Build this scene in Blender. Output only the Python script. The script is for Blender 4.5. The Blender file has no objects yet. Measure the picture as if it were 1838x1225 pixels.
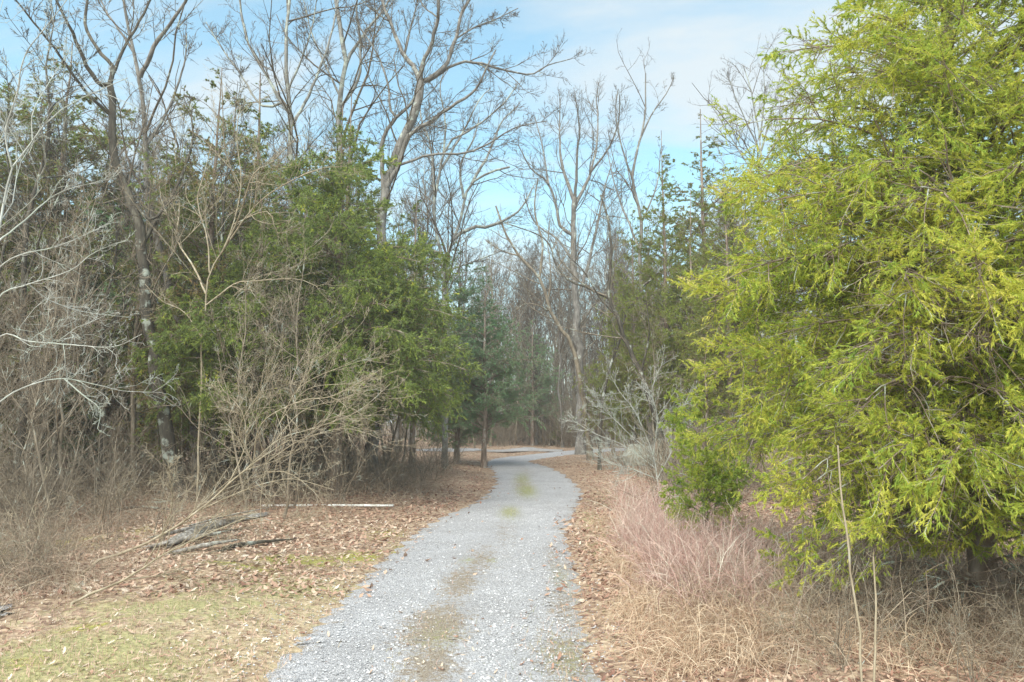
import bpy, math, random
import numpy as np

rng = np.random.default_rng(7)
random.seed(7)
sc = bpy.context.scene
COL = sc.collection
R = math.radians

# ------------------------------------------------------------------ camera, sky, sun, exposure
F = 1312.0                      # focal length in photo pixels (photo 1838 x 1225)
CAMH = 2.45
PITCH = math.atan(133 / F)
cam_d = bpy.data.cameras.new('camera')
cam_d.sensor_width = 36
cam_d.lens = 36 * F / 1838
cam_d.clip_start = 0.05
cam_d.clip_end = 3000
cam = bpy.data.objects.new('camera', cam_d)
COL.objects.link(cam)
cam.location = (0, 0, CAMH)
cam.rotation_euler = (math.pi / 2 + PITCH, 0, 0)
sc.camera = cam

SUN_EL, SUN_AZ = 48, 205        # azimuth: compass-like, measured clockwise from +Y
world = bpy.data.worlds.new('World')
sc.world = world
world.use_nodes = True
wn, wl = world.node_tree.nodes, world.node_tree.links
wn.clear()
out = wn.new('ShaderNodeOutputWorld')
bg = wn.new('ShaderNodeBackground')
bg.inputs['Strength'].default_value = 0.13
sky = wn.new('ShaderNodeTexSky')
sky.sky_type = 'NISHITA'
sky.sun_disc = False
sky.sun_elevation = R(SUN_EL)
sky.sun_rotation = R(SUN_AZ)
sky.air_density = 1.0
sky.dust_density = 1.5
sky.ozone_density = 1.2
tc = wn.new('ShaderNodeTexCoord')
sep = wn.new('ShaderNodeSeparateXYZ')
wl.new(tc.outputs['Generated'], sep.inputs[0])
addz = wn.new('ShaderNodeMath'); addz.operation = 'MAXIMUM'; addz.inputs[1].default_value = 0.0
wl.new(sep.outputs['Z'], addz.inputs[0])
addz2 = wn.new('ShaderNodeMath'); addz2.operation = 'ADD'; addz2.inputs[1].default_value = 0.25
wl.new(addz.outputs[0], addz2.inputs[0])
dx = wn.new('ShaderNodeMath'); dx.operation = 'DIVIDE'
dy = wn.new('ShaderNodeMath'); dy.operation = 'DIVIDE'
wl.new(sep.outputs['X'], dx.inputs[0]); wl.new(addz2.outputs[0], dx.inputs[1])
wl.new(sep.outputs['Y'], dy.inputs[0]); wl.new(addz2.outputs[0], dy.inputs[1])
cmb = wn.new('ShaderNodeCombineXYZ')
wl.new(dx.outputs[0], cmb.inputs['X']); wl.new(dy.outputs[0], cmb.inputs['Y'])
mp = wn.new('ShaderNodeMapping')
mp.inputs['Rotation'].default_value = (0, 0, R(28))
mp.inputs['Scale'].default_value = (0.9, 2.0, 1)
mp.inputs['Location'].default_value = (2.1, 0.4, 0)
wl.new(cmb.outputs[0], mp.inputs['Vector'])
cn = wn.new('ShaderNodeTexNoise')
cn.inputs['Scale'].default_value = 1.1
cn.inputs['Detail'].default_value = 7
cn.inputs['Roughness'].default_value = 0.55
cn.inputs['Distortion'].default_value = 0.5
wl.new(mp.outputs[0], cn.inputs['Vector'])
cr = wn.new('ShaderNodeValToRGB')
cr.color_ramp.elements[0].position = 0.44
cr.color_ramp.elements[0].color = (0.14, 0.14, 0.14, 1)
cr.color_ramp.elements[1].position = 0.63
cr.color_ramp.elements[1].color = (0.85, 0.85, 0.85, 1)
wl.new(cn.outputs['Fac'], cr.inputs[0])
# clouds thicken towards the horizon
hz = wn.new('ShaderNodeMapRange')
hz.inputs['From Min'].default_value = 0.36
hz.inputs['From Max'].default_value = 0.02
hz.inputs['To Min'].default_value = 0.0
hz.inputs['To Max'].default_value = 0.75
wl.new(sep.outputs['Z'], hz.inputs['Value'])
mx_ = wn.new('ShaderNodeMath'); mx_.operation = 'MAXIMUM'
wl.new(cr.outputs[0], mx_.inputs[0]); wl.new(hz.outputs[0], mx_.inputs[1])
mixc = wn.new('ShaderNodeMix'); mixc.data_type = 'RGBA'
wl.new(mx_.outputs[0], mixc.inputs[0])
tint = wn.new('ShaderNodeMix'); tint.data_type = 'RGBA'; tint.blend_type = 'MULTIPLY'; tint.inputs[0].default_value = 1
tint.inputs[7].default_value = (0.80, 1.08, 0.92, 1)
wl.new(sky.outputs[0], tint.inputs[6])
wl.new(tint.outputs[2], mixc.inputs[6])
mixc.inputs[7].default_value = (2.55, 2.72, 2.78, 1)
wl.new(mixc.outputs[2], bg.inputs['Color'])
wl.new(bg.outputs[0], out.inputs['Surface'])

sun_d = bpy.data.lights.new('sun', 'SUN')
sun_d.energy = 2.4
sun_d.angle = R(65)
sun_d.color = (1.0, 0.94, 0.84)
sun = bpy.data.objects.new('sun', sun_d)
COL.objects.link(sun)
az, el = R(SUN_AZ), R(SUN_EL)
sd = np.array([math.sin(az) * math.cos(el), math.cos(az) * math.cos(el), math.sin(el)])
from mathutils import Vector
sun.rotation_euler = Vector(tuple(sd)).to_track_quat('Z', 'Y').to_euler()
sun.location = (0, -5, 30)

sc.view_settings.view_transform = 'Standard'
sc.view_settings.look = 'None'
sc.view_settings.gamma = 1
sc.view_settings.exposure = 1.38
sc.view_settings.use_curve_mapping = False
sc.render.engine = 'CYCLES'
sc.cycles.max_bounces = 6
sc.cycles.diffuse_bounces = 4
sc.cycles.glossy_bounces = 1
sc.cycles.transmission_bounces = 3
sc.cycles.volume_bounces = 1
sc.cycles.use_denoising = True

# ------------------------------------------------------------------ pixel <-> place
ca, sa = math.cos(PITCH), math.sin(PITCH)
def ray(px, py):
    x, u = (px - 919) / F, (612.5 - py) / F
    return np.array([x, ca - u * sa, sa + u * ca])
def at(px, py, d):
    r = ray(px, py)
    return np.array([0, 0, CAMH]) + r * (d / r[1])
def gnd(px, py):
    r = ray(px, py)
    return (np.array([0, 0, CAMH]) + r * (CAMH / -r[2]))[:2]

# ------------------------------------------------------------------ mesh helpers
def mk_mesh(name, verts, faces, mat, tint=None, smooth=False, attrs=None):
    """faces: (n,3) or (n,4) array or list of such arrays"""
    if not isinstance(faces, (list, tuple)):
        faces = [faces]
    me = bpy.data.meshes.new(name)
    v = np.ascontiguousarray(verts, dtype=np.float32)
    me.vertices.add(len(v))
    me.vertices.foreach_set('co', v.ravel())
    loops = np.concatenate([f.ravel() for f in faces]).astype(np.int32)
    tot = np.concatenate([np.full(len(f), f.shape[1], np.int32) for f in faces])
    start = np.concatenate([[0], np.cumsum(tot)[:-1]]).astype(np.int32)
    me.loops.add(len(loops))
    me.loops.foreach_set('vertex_index', loops)
    me.polygons.add(len(tot))
    me.polygons.foreach_set('loop_start', start)
    if smooth:
        me.polygons.foreach_set('use_smooth', np.ones(len(tot), bool))
    if tint is not None:
        a = me.attributes.new('tint', 'FLOAT', 'POINT')
        a.data.foreach_set('value', np.ascontiguousarray(tint, dtype=np.float32))
    for k, val in (attrs or {}).items():
        a = me.attributes.new(k, 'FLOAT', 'POINT')
        a.data.foreach_set('value', np.ascontiguousarray(val, dtype=np.float32))
    me.update(calc_edges=True)
    for m in (mat if isinstance(mat, (list, tuple)) else [mat]):
        me.materials.append(m)
    return me

def obj(name, me, parent=None, **props):
    o = bpy.data.objects.new(name, me)
    COL.objects.link(o)
    if name in ('crown', 'foliage', 'branches', 'twigs', 'stems'):
        o['kind'] = 'stuff'      # too many fine pieces to pick apart
    if parent is not None:
        o.parent = parent
    for k, v in props.items():
        o[k] = v
    return o

def thing(name, loc, label, cat, group=None, rz=0.0, scale=1.0):
    o = bpy.data.objects.new(name, None)
    COL.objects.link(o)
    o.empty_display_size = 0.2
    o.location = tuple(loc)
    o.rotation_euler = (0, 0, rz)
    o.scale = (scale,) * 3 if np.isscalar(scale) else scale
    o['label'] = label
    o['category'] = cat
    if group:
        o['group'] = group
    return o

def dup(root, loc, rz, scale, label, group, mats=None):
    r = root.copy(); COL.objects.link(r)
    r.location = tuple(loc); r.rotation_euler = (0, 0, rz)
    r.scale = (scale,) * 3 if np.isscalar(scale) else scale
    r['label'] = label
    if group: r['group'] = group
    elif 'group' in r: del r['group']
    for ch in list(root.children):
        c = ch.copy(); COL.objects.link(c); c.parent = r
        if mats and ch.name.split('.')[0] in mats:
            c.material_slots[0].link = 'OBJECT'
            c.material_slots[0].material = mats[ch.name.split('.')[0]]
    return r

def unit(a):
    return a / np.maximum(np.linalg.norm(a, axis=-1, keepdims=True), 1e-9)

def tubes(P, Rr, sides, rough=0.0):
    """P (K,M,3), Rr (K,M) -> verts, quad faces; parallel-transported rings"""
    K, M, _ = P.shape
    T = np.empty_like(P)
    T[:, 1:-1] = P[:, 2:] - P[:, :-2]
    T[:, 0] = P[:, 1] - P[:, 0]
    T[:, -1] = P[:, -1] - P[:, -2]
    T = unit(T)
    ref = np.where(np.abs(T[:, :1, 2:3]) > 0.8, np.array([1.0, 0, 0]), np.array([0, 0, 1.0]))[:, 0]
    N = unit(np.cross(T[:, 0], ref))
    ang = np.arange(sides) * 2 * math.pi / sides
    V = np.empty((K, M, sides, 3))
    for i in range(M):
        N = unit(N - T[:, i] * np.sum(N * T[:, i], -1, keepdims=True))
        B = np.cross(T[:, i], N)
        r = Rr[:, i][:, None, None]
        if rough:
            r = r * (1 + rough * rng.standard_normal((K, sides, 1)))
        V[:, i] = P[:, i][:, None] + r * (np.cos(ang)[None, :, None] * N[:, None] + np.sin(ang)[None, :, None] * B[:, None])
    base = np.arange(K)[:, None, None] * M * sides + np.arange(M - 1)[None, :, None] * sides
    s = np.arange(sides)[None, None, :]
    s2 = (s + 1) % sides
    f = np.stack([base + s, base + s2, base + sides + s2, base + sides + s], -1).reshape(-1, 4)
    return V.reshape(-1, 3), f

def ribbons(P, Rr):
    """finest twigs: narrow tapering strips, one quad per segment but the last, which is a pointed triangle"""
    K, M, _ = P.shape
    T = unit(P[:, -1] - P[:, 0])
    S = unit(np.cross(T, rng.standard_normal((K, 3))))[:, None]
    A = P - S * Rr[..., None]; B = P + S * Rr[..., None]
    V = np.stack([A, B], 2)
    V[:, -1, 1] = V[:, -1, 0]
    b = (np.arange(K) * 2 * M)[:, None] + 2 * np.arange(M - 1)[None]
    f = np.stack([b, b + 1, b + 3, b + 2], -1)
    return V.reshape(-1, 3), f.reshape(-1, 4)

def join(parts):
    """list of (verts, faces[, tint]) -> merged arrays; faces all same width"""
    vs, fs, ts, o = [], [], [], 0
    for p in parts:
        if len(p[0]) == 0: continue
        vs.append(p[0]); fs.append(p[1] + o); o += len(p[0])
        ts.append(p[2] if len(p) > 2 else np.zeros(len(p[0])))
    return np.concatenate(vs), np.concatenate(fs), np.concatenate(ts)

def grow(P, Rr, n, t0, t1, length, ang, M, wander, trop, rk=0.8, rmin=0.004, taper=0.35, lfall=0.6, angj=0.25, rlen=0.02, flat=0.0):
    """spawn n children per parent polyline, everything vectorised"""
    K, M0, _ = P.shape
    idx = np.repeat(np.arange(K), n)
    C = len(idx)
    t = rng.uniform(t0, t1, C)
    ft = t * (M0 - 1)
    i0 = np.minimum(ft.astype(int), M0 - 2)
    fr = (ft - i0)[:, None]
    a, b = P[idx, i0], P[idx, i0 + 1]
    pos = a * (1 - fr) + b * fr
    T = unit(b - a)
    pr = Rr[idx, i0] * (1 - fr[:, 0]) + Rr[idx, i0 + 1] * fr[:, 0]
    plen = np.linalg.norm(np.diff(P, axis=1), axis=2).sum(1)[idx]
    rv = rng.standard_normal((C, 3))
    rv[:, 2] *= (1 - flat)
    perp = unit(rv - T * np.sum(rv * T, -1, keepdims=True))
    an = ang + angj * rng.standard_normal(C)
    D = unit(np.cos(an)[:, None] * T + np.sin(an)[:, None] * perp)
    L = length * plen * (1 - lfall * t) * rng.uniform(0.55, 1.25, C)
    Q = np.empty((C, M, 3))
    Q[:, 0] = pos
    step = (L / (M - 1))[:, None]
    for k in range(1, M):
        D = unit(D + wander * rng.standard_normal((C, 3)) + np.array([0, 0, trop]))
        Q[:, k] = Q[:, k - 1] + D * step
    r0 = np.maximum(np.minimum(pr * rk, L * rlen), rmin)
    q = np.linspace(1, taper, M)[None, :]
    return Q, np.maximum(r0[:, None] * q, rmin * 0.7)

def smooth_line(pts, M):
    """Catmull-Rom resample of an (n,3+) polyline to M points"""
    pts = np.asarray(pts, float)
    n = len(pts)
    if n == 2:
        return pts[0] + (pts[1] - pts[0]) * np.linspace(0, 1, M)[:, None]
    seg = np.r_[0, np.cumsum(np.linalg.norm(np.diff(pts[:, :3], axis=0), axis=1))]
    u = np.interp(np.linspace(0, seg[-1], M), seg, np.arange(n))
    ext = np.vstack([2 * pts[0] - pts[1], pts, 2 * pts[-1] - pts[-2]])
    i = np.minimum(u.astype(int), n - 2)
    f = (u - i)[:, None]
    p0, p1, p2, p3 = ext[i], ext[i + 1], ext[i + 2], ext[i + 3]
    return 0.5 * ((2 * p1) + (-p0 + p2) * f + (2 * p0 - 5 * p1 + 4 * p2 - p3) * f ** 2 + (-p0 + 3 * p1 - 3 * p2 + p3) * f ** 3)

def snoise(p, scale, seed=0):
    """cheap smooth 3-D noise in about -1..1"""
    r = np.random.default_rng(seed)
    s = np.zeros(len(p))
    for k in range(7):
        w = r.standard_normal(3) * (1 + 0.35 * k) / scale * 2.2
        s += np.sin(p @ w + r.uniform(0, 6.28)) / (1 + 0.25 * k)
    return s / 3.0

# ------------------------------------------------------------------ materials
def mat_new(name):
    m = bpy.data.materials.new(name)
    m.use_nodes = True
    n, l = m.node_tree.nodes, m.node_tree.links
    b = n['Principled BSDF']
    b.inputs['Roughness'].default_value = 0.85
    b.inputs['Specular IOR Level'].default_value = 0.2
    return m, n, l, b

def ramp(n, stops):
    r = n.new('ShaderNodeValToRGB')
    e = r.color_ramp.elements
    while len(e) < len(stops): e.new(0.5)
    for k, (p, c) in enumerate(stops):
        e[k].position = p; e[k].color = (*c, 1)
    return r

def noise_node(n, l, scale, detail=4, vec=None, rough=0.6, stretch=None):
    t = n.new('ShaderNodeTexNoise')
    t.inputs['Scale'].default_value = scale
    t.inputs['Detail'].default_value = detail
    t.inputs['Roughness'].default_value = rough
    if vec is None:
        c = n.new('ShaderNodeTexCoord'); vec = c.outputs['Object']
    if stretch:
        m = n.new('ShaderNodeMapping'); m.inputs['Scale'].default_value = stretch
        l.new(vec, m.inputs['Vector']); vec = m.outputs[0]
    l.new(vec, t.inputs['Vector'])
    return t

def bark(name, c_dark, c_mid, c_light, lichen=0.0, scale=7.0):
    m, n, l, b = mat_new(name)
    t = noise_node(n, l, scale, 6, stretch=(1, 1, 0.3))
    r = ramp(n, [(0.3, c_dark), (0.52, c_mid), (0.72, c_light)])
    l.new(t.outputs['Fac'], r.inputs[0])
    col = r.outputs[0]
    if lichen:
        t2 = noise_node(n, l, 2.6, 5)
        r2 = ramp(n, [(0.62 - lichen * 0.2, (0, 0, 0)), (0.70 - lichen * 0.2, (1, 1, 1))])
        l.new(t2.outputs['Fac'], r2.inputs[0])
        mx = n.new('ShaderNodeMix'); mx.data_type = 'RGBA'
        l.new(r2.outputs[0], mx.inputs[0]); l.new(col, mx.inputs[6])
        mx.inputs[7].default_value = (0.40, 0.43, 0.38, 1)
        col = mx.outputs[2]
    l.new(col, b.inputs['Base Color'])
    bp = n.new('ShaderNodeBump'); bp.inputs['Strength'].default_value = 0.6; bp.inputs['Distance'].default_value = 0.03
    l.new(t.outputs['Fac'], bp.inputs['Height']); l.new(bp.outputs[0], b.inputs['Normal'])
    return m

def leafmat(name, stops, transl=0.3, nscale=1.3, namt=0.5):
    """colour from the per-leaf attribute 'tint' shifted by a broad noise; some light passes through"""
    m, n, l, b = mat_new(name)
    a = n.new('ShaderNodeAttribute'); a.attribute_name = 'tint'
    gp_ = n.new('ShaderNodeNewGeometry')
    t = noise_node(n, l, nscale, 3, vec=gp_.outputs['Position'])
    ma = n.new('ShaderNodeMath'); ma.operation = 'MULTIPLY_ADD'
    l.new(t.outputs['Fac'], ma.inputs[0]); ma.inputs[1].default_value = namt
    sub = n.new('ShaderNodeMath'); sub.operation = 'SUBTRACT'; sub.inputs[1].default_value = namt * 0.5
    l.new(a.outputs['Fac'], ma.inputs[2]); l.new(ma.outputs[0], sub.inputs[0])
    r = ramp(n, stops)
    l.new(sub.outputs[0], r.inputs[0])
    l.new(r.outputs[0], b.inputs['Base Color'])
    b.inputs['Roughness'].default_value = 0.6
    if transl:
        tr = n.new('ShaderNodeBsdfTranslucent')
        l.new(r.outputs[0], tr.inputs['Color'])
        mx = n.new('ShaderNodeMixShader'); mx.inputs[0].default_value = transl
        l.new(b.outputs[0], mx.inputs[1]); l.new(tr.outputs[0], mx.inputs[2])
        l.new(mx.outputs[0], n['Material Output'].inputs['Surface'])
    return m

M_PALE = bark('pale_grey_bark', (0.125, 0.117, 0.101), (0.234, 0.226, 0.211), (0.359, 0.359, 0.343), 0.5)
M_GREY = bark('grey_bark', (0.09, 0.08, 0.07), (0.19, 0.175, 0.16), (0.30, 0.28, 0.26), 0.12)
M_DARK = bark('dark_bark', (0.04, 0.035, 0.03), (0.09, 0.078, 0.062), (0.18, 0.165, 0.13), 0.2)
M_TWIG = bark('grey_brown_twigs', (0.065, 0.051, 0.039), (0.139, 0.111, 0.085), (0.241, 0.204, 0.162), 0.1)
M_BROWN = bark('brown_twig_bark', (0.123, 0.099, 0.073), (0.234, 0.192, 0.145), (0.368, 0.314, 0.246), 0.15)
M_TAN = bark('tan_twig_bark', (0.204, 0.162, 0.111), (0.357, 0.297, 0.212), (0.476, 0.425, 0.340), 0.15, 11)
M_CEDARB = bark('cedar_bark', (0.115, 0.081, 0.063), (0.241, 0.184, 0.149), (0.437, 0.380, 0.333), 0.25)
M_WOOD = bark('weathered_wood', (0.080, 0.072, 0.064), (0.272, 0.248, 0.224), (0.576, 0.544, 0.512), 0.25, 14)
M_LICHEN = bark('lichen_twig_bark', (0.22, 0.21, 0.18), (0.40, 0.40, 0.37), (0.58, 0.60, 0.57), 0.6, 9)

M_FOL_BRIGHT = leafmat('bright_cedar_foliage', [(0.0, (0.185, 0.303, 0.063)), (0.25, (0.310, 0.433, 0.075)), (0.5, (0.507, 0.564, 0.093)), (0.75, (0.692, 0.656, 0.125)), (0.95, (0.800, 0.726, 0.225)), (1.0, (0.800, 0.665, 0.374))], 0.5, 0.8, 0.8)
M_FOL_MID = leafmat('green_cedar_foliage', [(0.0, (0.361, 0.180, 0.121)), (0.15, (0.166, 0.190, 0.084)), (0.5, (0.244, 0.318, 0.096)), (0.8, (0.426, 0.507, 0.108)), (1.0, (0.762, 0.696, 0.142))], 0.46, 0.5, 0.9)
M_FOL_DULL = leafmat('dull_cedar_foliage', [(0.0, (0.420, 0.267, 0.138)), (0.3, (0.309, 0.255, 0.101)), (0.6, (0.237, 0.302, 0.090)), (1.0, (0.337, 0.437, 0.110))], 0.46, 0.45, 0.9)
M_FOL_COOL = leafmat('cool_cedar_foliage', [(0.0, (0.448, 0.380, 0.286)), (0.3, (0.275, 0.316, 0.190)), (0.7, (0.242, 0.411, 0.221)), (1.0, (0.345, 0.569, 0.239))], 0.46, 0.5, 0.8)
M_FOL_OLIVE = leafmat('olive_cedar_foliage', [(0.0, (0.334, 0.234, 0.125)), (0.3, (0.255, 0.253, 0.079)), (0.7, (0.275, 0.343, 0.070)), (1.0, (0.432, 0.488, 0.095))], 0.46, 0.5, 0.9)
M_LEAF = leafmat('dead_leaves', [(0.0, (0.232, 0.122, 0.092)), (0.25, (0.374, 0.214, 0.157)), (0.5, (0.465, 0.305, 0.226)), (0.75, (0.576, 0.427, 0.323)), (1.0, (0.686, 0.590, 0.485))], 0.15, 0.5, 0.35)
M_GRASS = leafmat('short_grass', [(0.0, (0.193, 0.233, 0.083)), (0.4, (0.362, 0.339, 0.165)), (0.7, (0.604, 0.427, 0.316)), (1.0, (0.797, 0.524, 0.468))], 0.3, 0.6, 0.3)
M_STRAW = leafmat('dry_straw', [(0.0, (0.396, 0.235, 0.172)), (0.5, (0.572, 0.426, 0.299)), (1.0, (0.748, 0.627, 0.483))], 0.25, 0.6, 0.3)
M_PINK = leafmat('pink_dry_stems', [(0.0, (0.367, 0.216, 0.180)), (0.4, (0.523, 0.341, 0.301)), (0.7, (0.639, 0.490, 0.428)), (1.0, (0.736, 0.705, 0.602))], 0.2, 0.7, 0.4)

M_CANE = leafmat('dry_canes', [(0.0, (0.22, 0.15, 0.11)), (0.5, (0.36, 0.27, 0.20)), (1.0, (0.55, 0.46, 0.35))], 0.2, 0.7, 0.4)
# ground
m, n, l, b = mat_new('leaf_litter_ground')
M_GROUND = m
c = n.new('ShaderNodeTexCoord')
vor = n.new('ShaderNodeTexVoronoi'); vor.inputs['Scale'].default_value = 14
vor.inputs['Randomness'].default_value = 1
l.new(c.outputs['Object'], vor.inputs['Vector'])
sepc = n.new('ShaderNodeSeparateColor'); l.new(vor.outputs['Color'], sepc.inputs[0])
r1 = ramp(n, [(0.0, (0.16, 0.10, 0.075)), (0.3, (0.28, 0.19, 0.14)), (0.6, (0.38, 0.28, 0.20)), (1.0, (0.52, 0.41, 0.30))])
l.new(sepc.outputs[0], r1.inputs[0])
nb = noise_node(n, l, 0.7, 5)
r2 = ramp(n, [(0.35, (0.7, 0.6, 0.55)), (0.65, (1, 1, 1))])
l.new(nb.outputs['Fac'], r2.inputs[0])
mm = n.new('ShaderNodeMix'); mm.data_type = 'RGBA'; mm.blend_type = 'MULTIPLY'; mm.inputs[0].default_value = 0.7
l.new(r1.outputs[0], mm.inputs[6]); l.new(r2.outputs[0], mm.inputs[7])
def attrmix(prev, attr, ca_, cb_, nscale, soft=0.12):
    a = n.new('ShaderNodeAttribute'); a.attribute_name = attr
    t = noise_node(n, l, nscale, 6, rough=0.7)
    am = n.new('ShaderNodeMath'); am.operation = 'MULTIPLY_ADD'; am.inputs[1].default_value = 2.4; am.inputs[2].default_value = -.70
    l.new(t.outputs['Fac'], am.inputs[0])
    s = n.new('ShaderNodeMath'); s.operation = 'ADD'
    l.new(a.outputs['Fac'], s.inputs[0]); l.new(am.outputs[0], s.inputs[1])
    mr = n.new('ShaderNodeMapRange'); mr.inputs['From Min'].default_value = 1.0 - soft; mr.inputs['From Max'].default_value = 1.0 + soft
    l.new(s.outputs[0], mr.inputs['Value'])
    t2 = noise_node(n, l, 30, 3)
    rr = ramp(n, [(0.35, ca_), (0.65, cb_)]); l.new(t2.outputs['Fac'], rr.inputs[0])
    mx = n.new('ShaderNodeMix'); mx.data_type = 'RGBA'
    l.new(mr.outputs[0], mx.inputs[0]); l.new(prev, mx.inputs[6]); l.new(rr.outputs[0], mx.inputs[7])
    return mx.outputs[2]
col = attrmix(mm.outputs[2], 'straw', (0.36, 0.27, 0.17), (0.50, 0.41, 0.28), 5, 0.2)
col = attrmix(col, 'green', (0.24, 0.23, 0.11), (0.40, 0.36, 0.19), 4, 0.25)
col = attrmix(col, 'moss', (0.22, 0.22, 0.06), (0.40, 0.37, 0.10), 6, 0.2)
l.new(col, b.inputs['Base Color'])
bp = n.new('ShaderNodeBump'); bp.inputs['Strength'].default_value = 0.8; bp.inputs['Distance'].default_value = 0.03
l.new(vor.outputs['Distance'], bp.inputs['Height']); l.new(bp.outputs[0], b.inputs['Normal'])
b.inputs['Roughness'].default_value = 0.95

# gravel
def gravel_mat(name):
    m, n, l, b = mat_new(name)
    c = n.new('ShaderNodeTexCoord')
    vor = n.new('ShaderNodeTexVoronoi'); vor.inputs['Scale'].default_value = 72
    l.new(c.outputs['Object'], vor.inputs['Vector'])
    sp = n.new('ShaderNodeSeparateColor'); l.new(vor.outputs['Color'], sp.inputs[0])
    r1 = ramp(n, [(0.0, (0.25, 0.245, 0.255)), (0.25, (0.37, 0.363, 0.378)), (0.6, (0.45, 0.442, 0.46)), (1.0, (0.57, 0.56, 0.58))])
    l.new(sp.outputs[0], r1.inputs[0])
    big = noise_node(n, l, 0.9, 5)
    r2 = ramp(n, [(0.3, (0.8, 0.79, 0.78)), (0.7, (1, 1, 1))]); l.new(big.outputs['Fac'], r2.inputs[0])
    mm = n.new('ShaderNodeMix'); mm.data_type = 'RGBA'; mm.blend_type = 'MULTIPLY'; mm.inputs[0].default_value = 1
    l.new(r1.outputs[0], mm.inputs[6]); l.new(r2.outputs[0], mm.inputs[7])
    prev = mm.outputs[2]
    for attr, ca_, cb_, ns, soft in (('dirt', (0.20, 0.155, 0.12), (0.36, 0.31, 0.25), 13, 0.16), ('moss', (0.19, 0.22, 0.07), (0.38, 0.36, 0.16), 24, 0.25)):
        a = n.new('ShaderNodeAttribute'); a.attribute_name = attr
        t = noise_node(n, l, ns, 6, rough=0.75)
        am = n.new('ShaderNodeMath'); am.operation = 'MULTIPLY_ADD'; am.inputs[1].default_value = 2.4; am.inputs[2].default_value = -.70
        l.new(t.outputs['Fac'], am.inputs[0])
        s = n.new('ShaderNodeMath'); s.operation = 'ADD'
        l.new(a.outputs['Fac'], s.inputs[0]); l.new(am.outputs[0], s.inputs[1])
        mr = n.new('ShaderNodeMapRange'); mr.inputs['From Min'].default_value = 1.0 - soft; mr.inputs['From Max'].default_value = 1.0 + soft
        l.new(s.outputs[0], mr.inputs['Value'])
        t2 = noise_node(n, l, 45, 3)
        rr = ramp(n, [(0.35, ca_), (0.65, cb_)]); l.new(t2.outputs['Fac'], rr.inputs[0])
        mx = n.new('ShaderNodeMix'); mx.data_type = 'RGBA'
        l.new(mr.outputs[0], mx.inputs[0]); l.new(prev, mx.inputs[6]); l.new(rr.outputs[0], mx.inputs[7])
        prev = mx.outputs[2]
    l.new(prev, b.inputs['Base Color'])
    bp = n.new('ShaderNodeBump'); bp.inputs['Strength'].default_value = 0.7; bp.inputs['Distance'].default_value = 0.02
    bp.invert = True
    l.new(vor.outputs['Distance'], bp.inputs['Height']); l.new(bp.outputs[0], b.inputs['Normal'])
    return m
M_GRAVEL = gravel_mat('grey_gravel')
M_STONE = leafmat('gravel_stones', [(0.0, (0.24, 0.237, 0.243)), (0.5, (0.45, 0.445, 0.455)), (1.0, (0.68, 0.672, 0.685))], 0, 3, 0.1)
m, n, l, b = mat_new('white_plastic'); b.inputs['Roughness'].default_value = 0.4
tt = noise_node(n, l, 9, 5); rr = ramp(n, [(0.35, (0.55, 0.53, 0.48)), (0.6, (0.8, 0.8, 0.79))]); l.new(tt.outputs['Fac'], rr.inputs[0]); l.new(rr.outputs[0], b.inputs['Base Color'])
M_WHITE = m
M_ROCK = bark('lichen_rock', (0.22, 0.22, 0.19), (0.42, 0.43, 0.38), (0.62, 0.64, 0.60), 0.4, 9)

# ------------------------------------------------------------------ road outline and ground height
Lp = [(460, 1225), (530, 1150), (590, 1095), (645, 1045), (700, 995), (745, 957), (800, 925), (855, 900), (883, 880), (892, 860), (886, 845), (874, 834), (880, 826), (905, 821), (960, 815), (1015, 809.5), (1070, 806), (1120, 804)]
Rp = [(1085, 1225), (1060, 1150), (1042, 1080), (1035, 1020), (1022, 980), (1016, 950), (1030, 920), (1042, 893), (1036, 872), (1012, 852), (985, 838), (955, 831), (948, 828), (968, 824), (1000, 819), (1040, 814), (1090, 810.5), (1140, 808)]
LW = np.array([gnd(*p) for p in Lp]); RW = np.array([gnd(*p) for p in Rp])
def extrap(A, y):
    d = (A[0] - A[1]); d = d / -d[1]
    return A[0] + d * (A[0][1] - y) * np.array([0.3, 1])
LW = np.vstack([extrap(LW, -14), extrap(LW, -4), LW]); RW = np.vstack([extrap(RW, -14), extrap(RW, -4), RW])
NS = 420
Ls = smooth_line(np.c_[LW, np.zeros(len(LW))], NS)[:, :2]
def resample_pair(A, B, n):
    A3 = np.c_[A, np.zeros(len(A))]; B3 = np.c_[B, np.zeros(len(B))]
    k = len(A); u = np.linspace(0, k - 1, n)
    def cr(P):
        ext = np.vstack([2 * P[0] - P[1], P, 2 * P[-1] - P[-2]])
        i = np.minimum(u.astype(int), k - 2); f = (u - i)[:, None]
        p0, p1, p2, p3 = ext[i], ext[i + 1], ext[i + 2], ext[i + 3]
        return (0.5 * ((2 * p1) + (-p0 + p2) * f + (2 * p0 - 5 * p1 + 4 * p2 - p3) * f ** 2 + (-p0 + 3 * p1 - 3 * p2 + p3) * f ** 3))[:, :2]
    return cr(A3), cr(B3)
Ls, Rs = resample_pair(LW, RW, NS)
CL = (Ls + Rs) / 2
HW = np.linalg.norm(Ls - Rs, axis=1) / 2
# second arm of gravel going left at the far end
L2p = [(1010, 812), (950, 811), (890, 812.5), (850, 813), (800, 813), (740, 813)]
R2p = [(1010, 808), (950, 807), (890, 808), (850, 808), (800, 808), (740, 808)]
L2, R2 = resample_pair(np.array([gnd(*p) for p in L2p]), np.array([gnd(*p) for p in R2p]), 60)
L2 = L2 * 1.0

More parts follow.
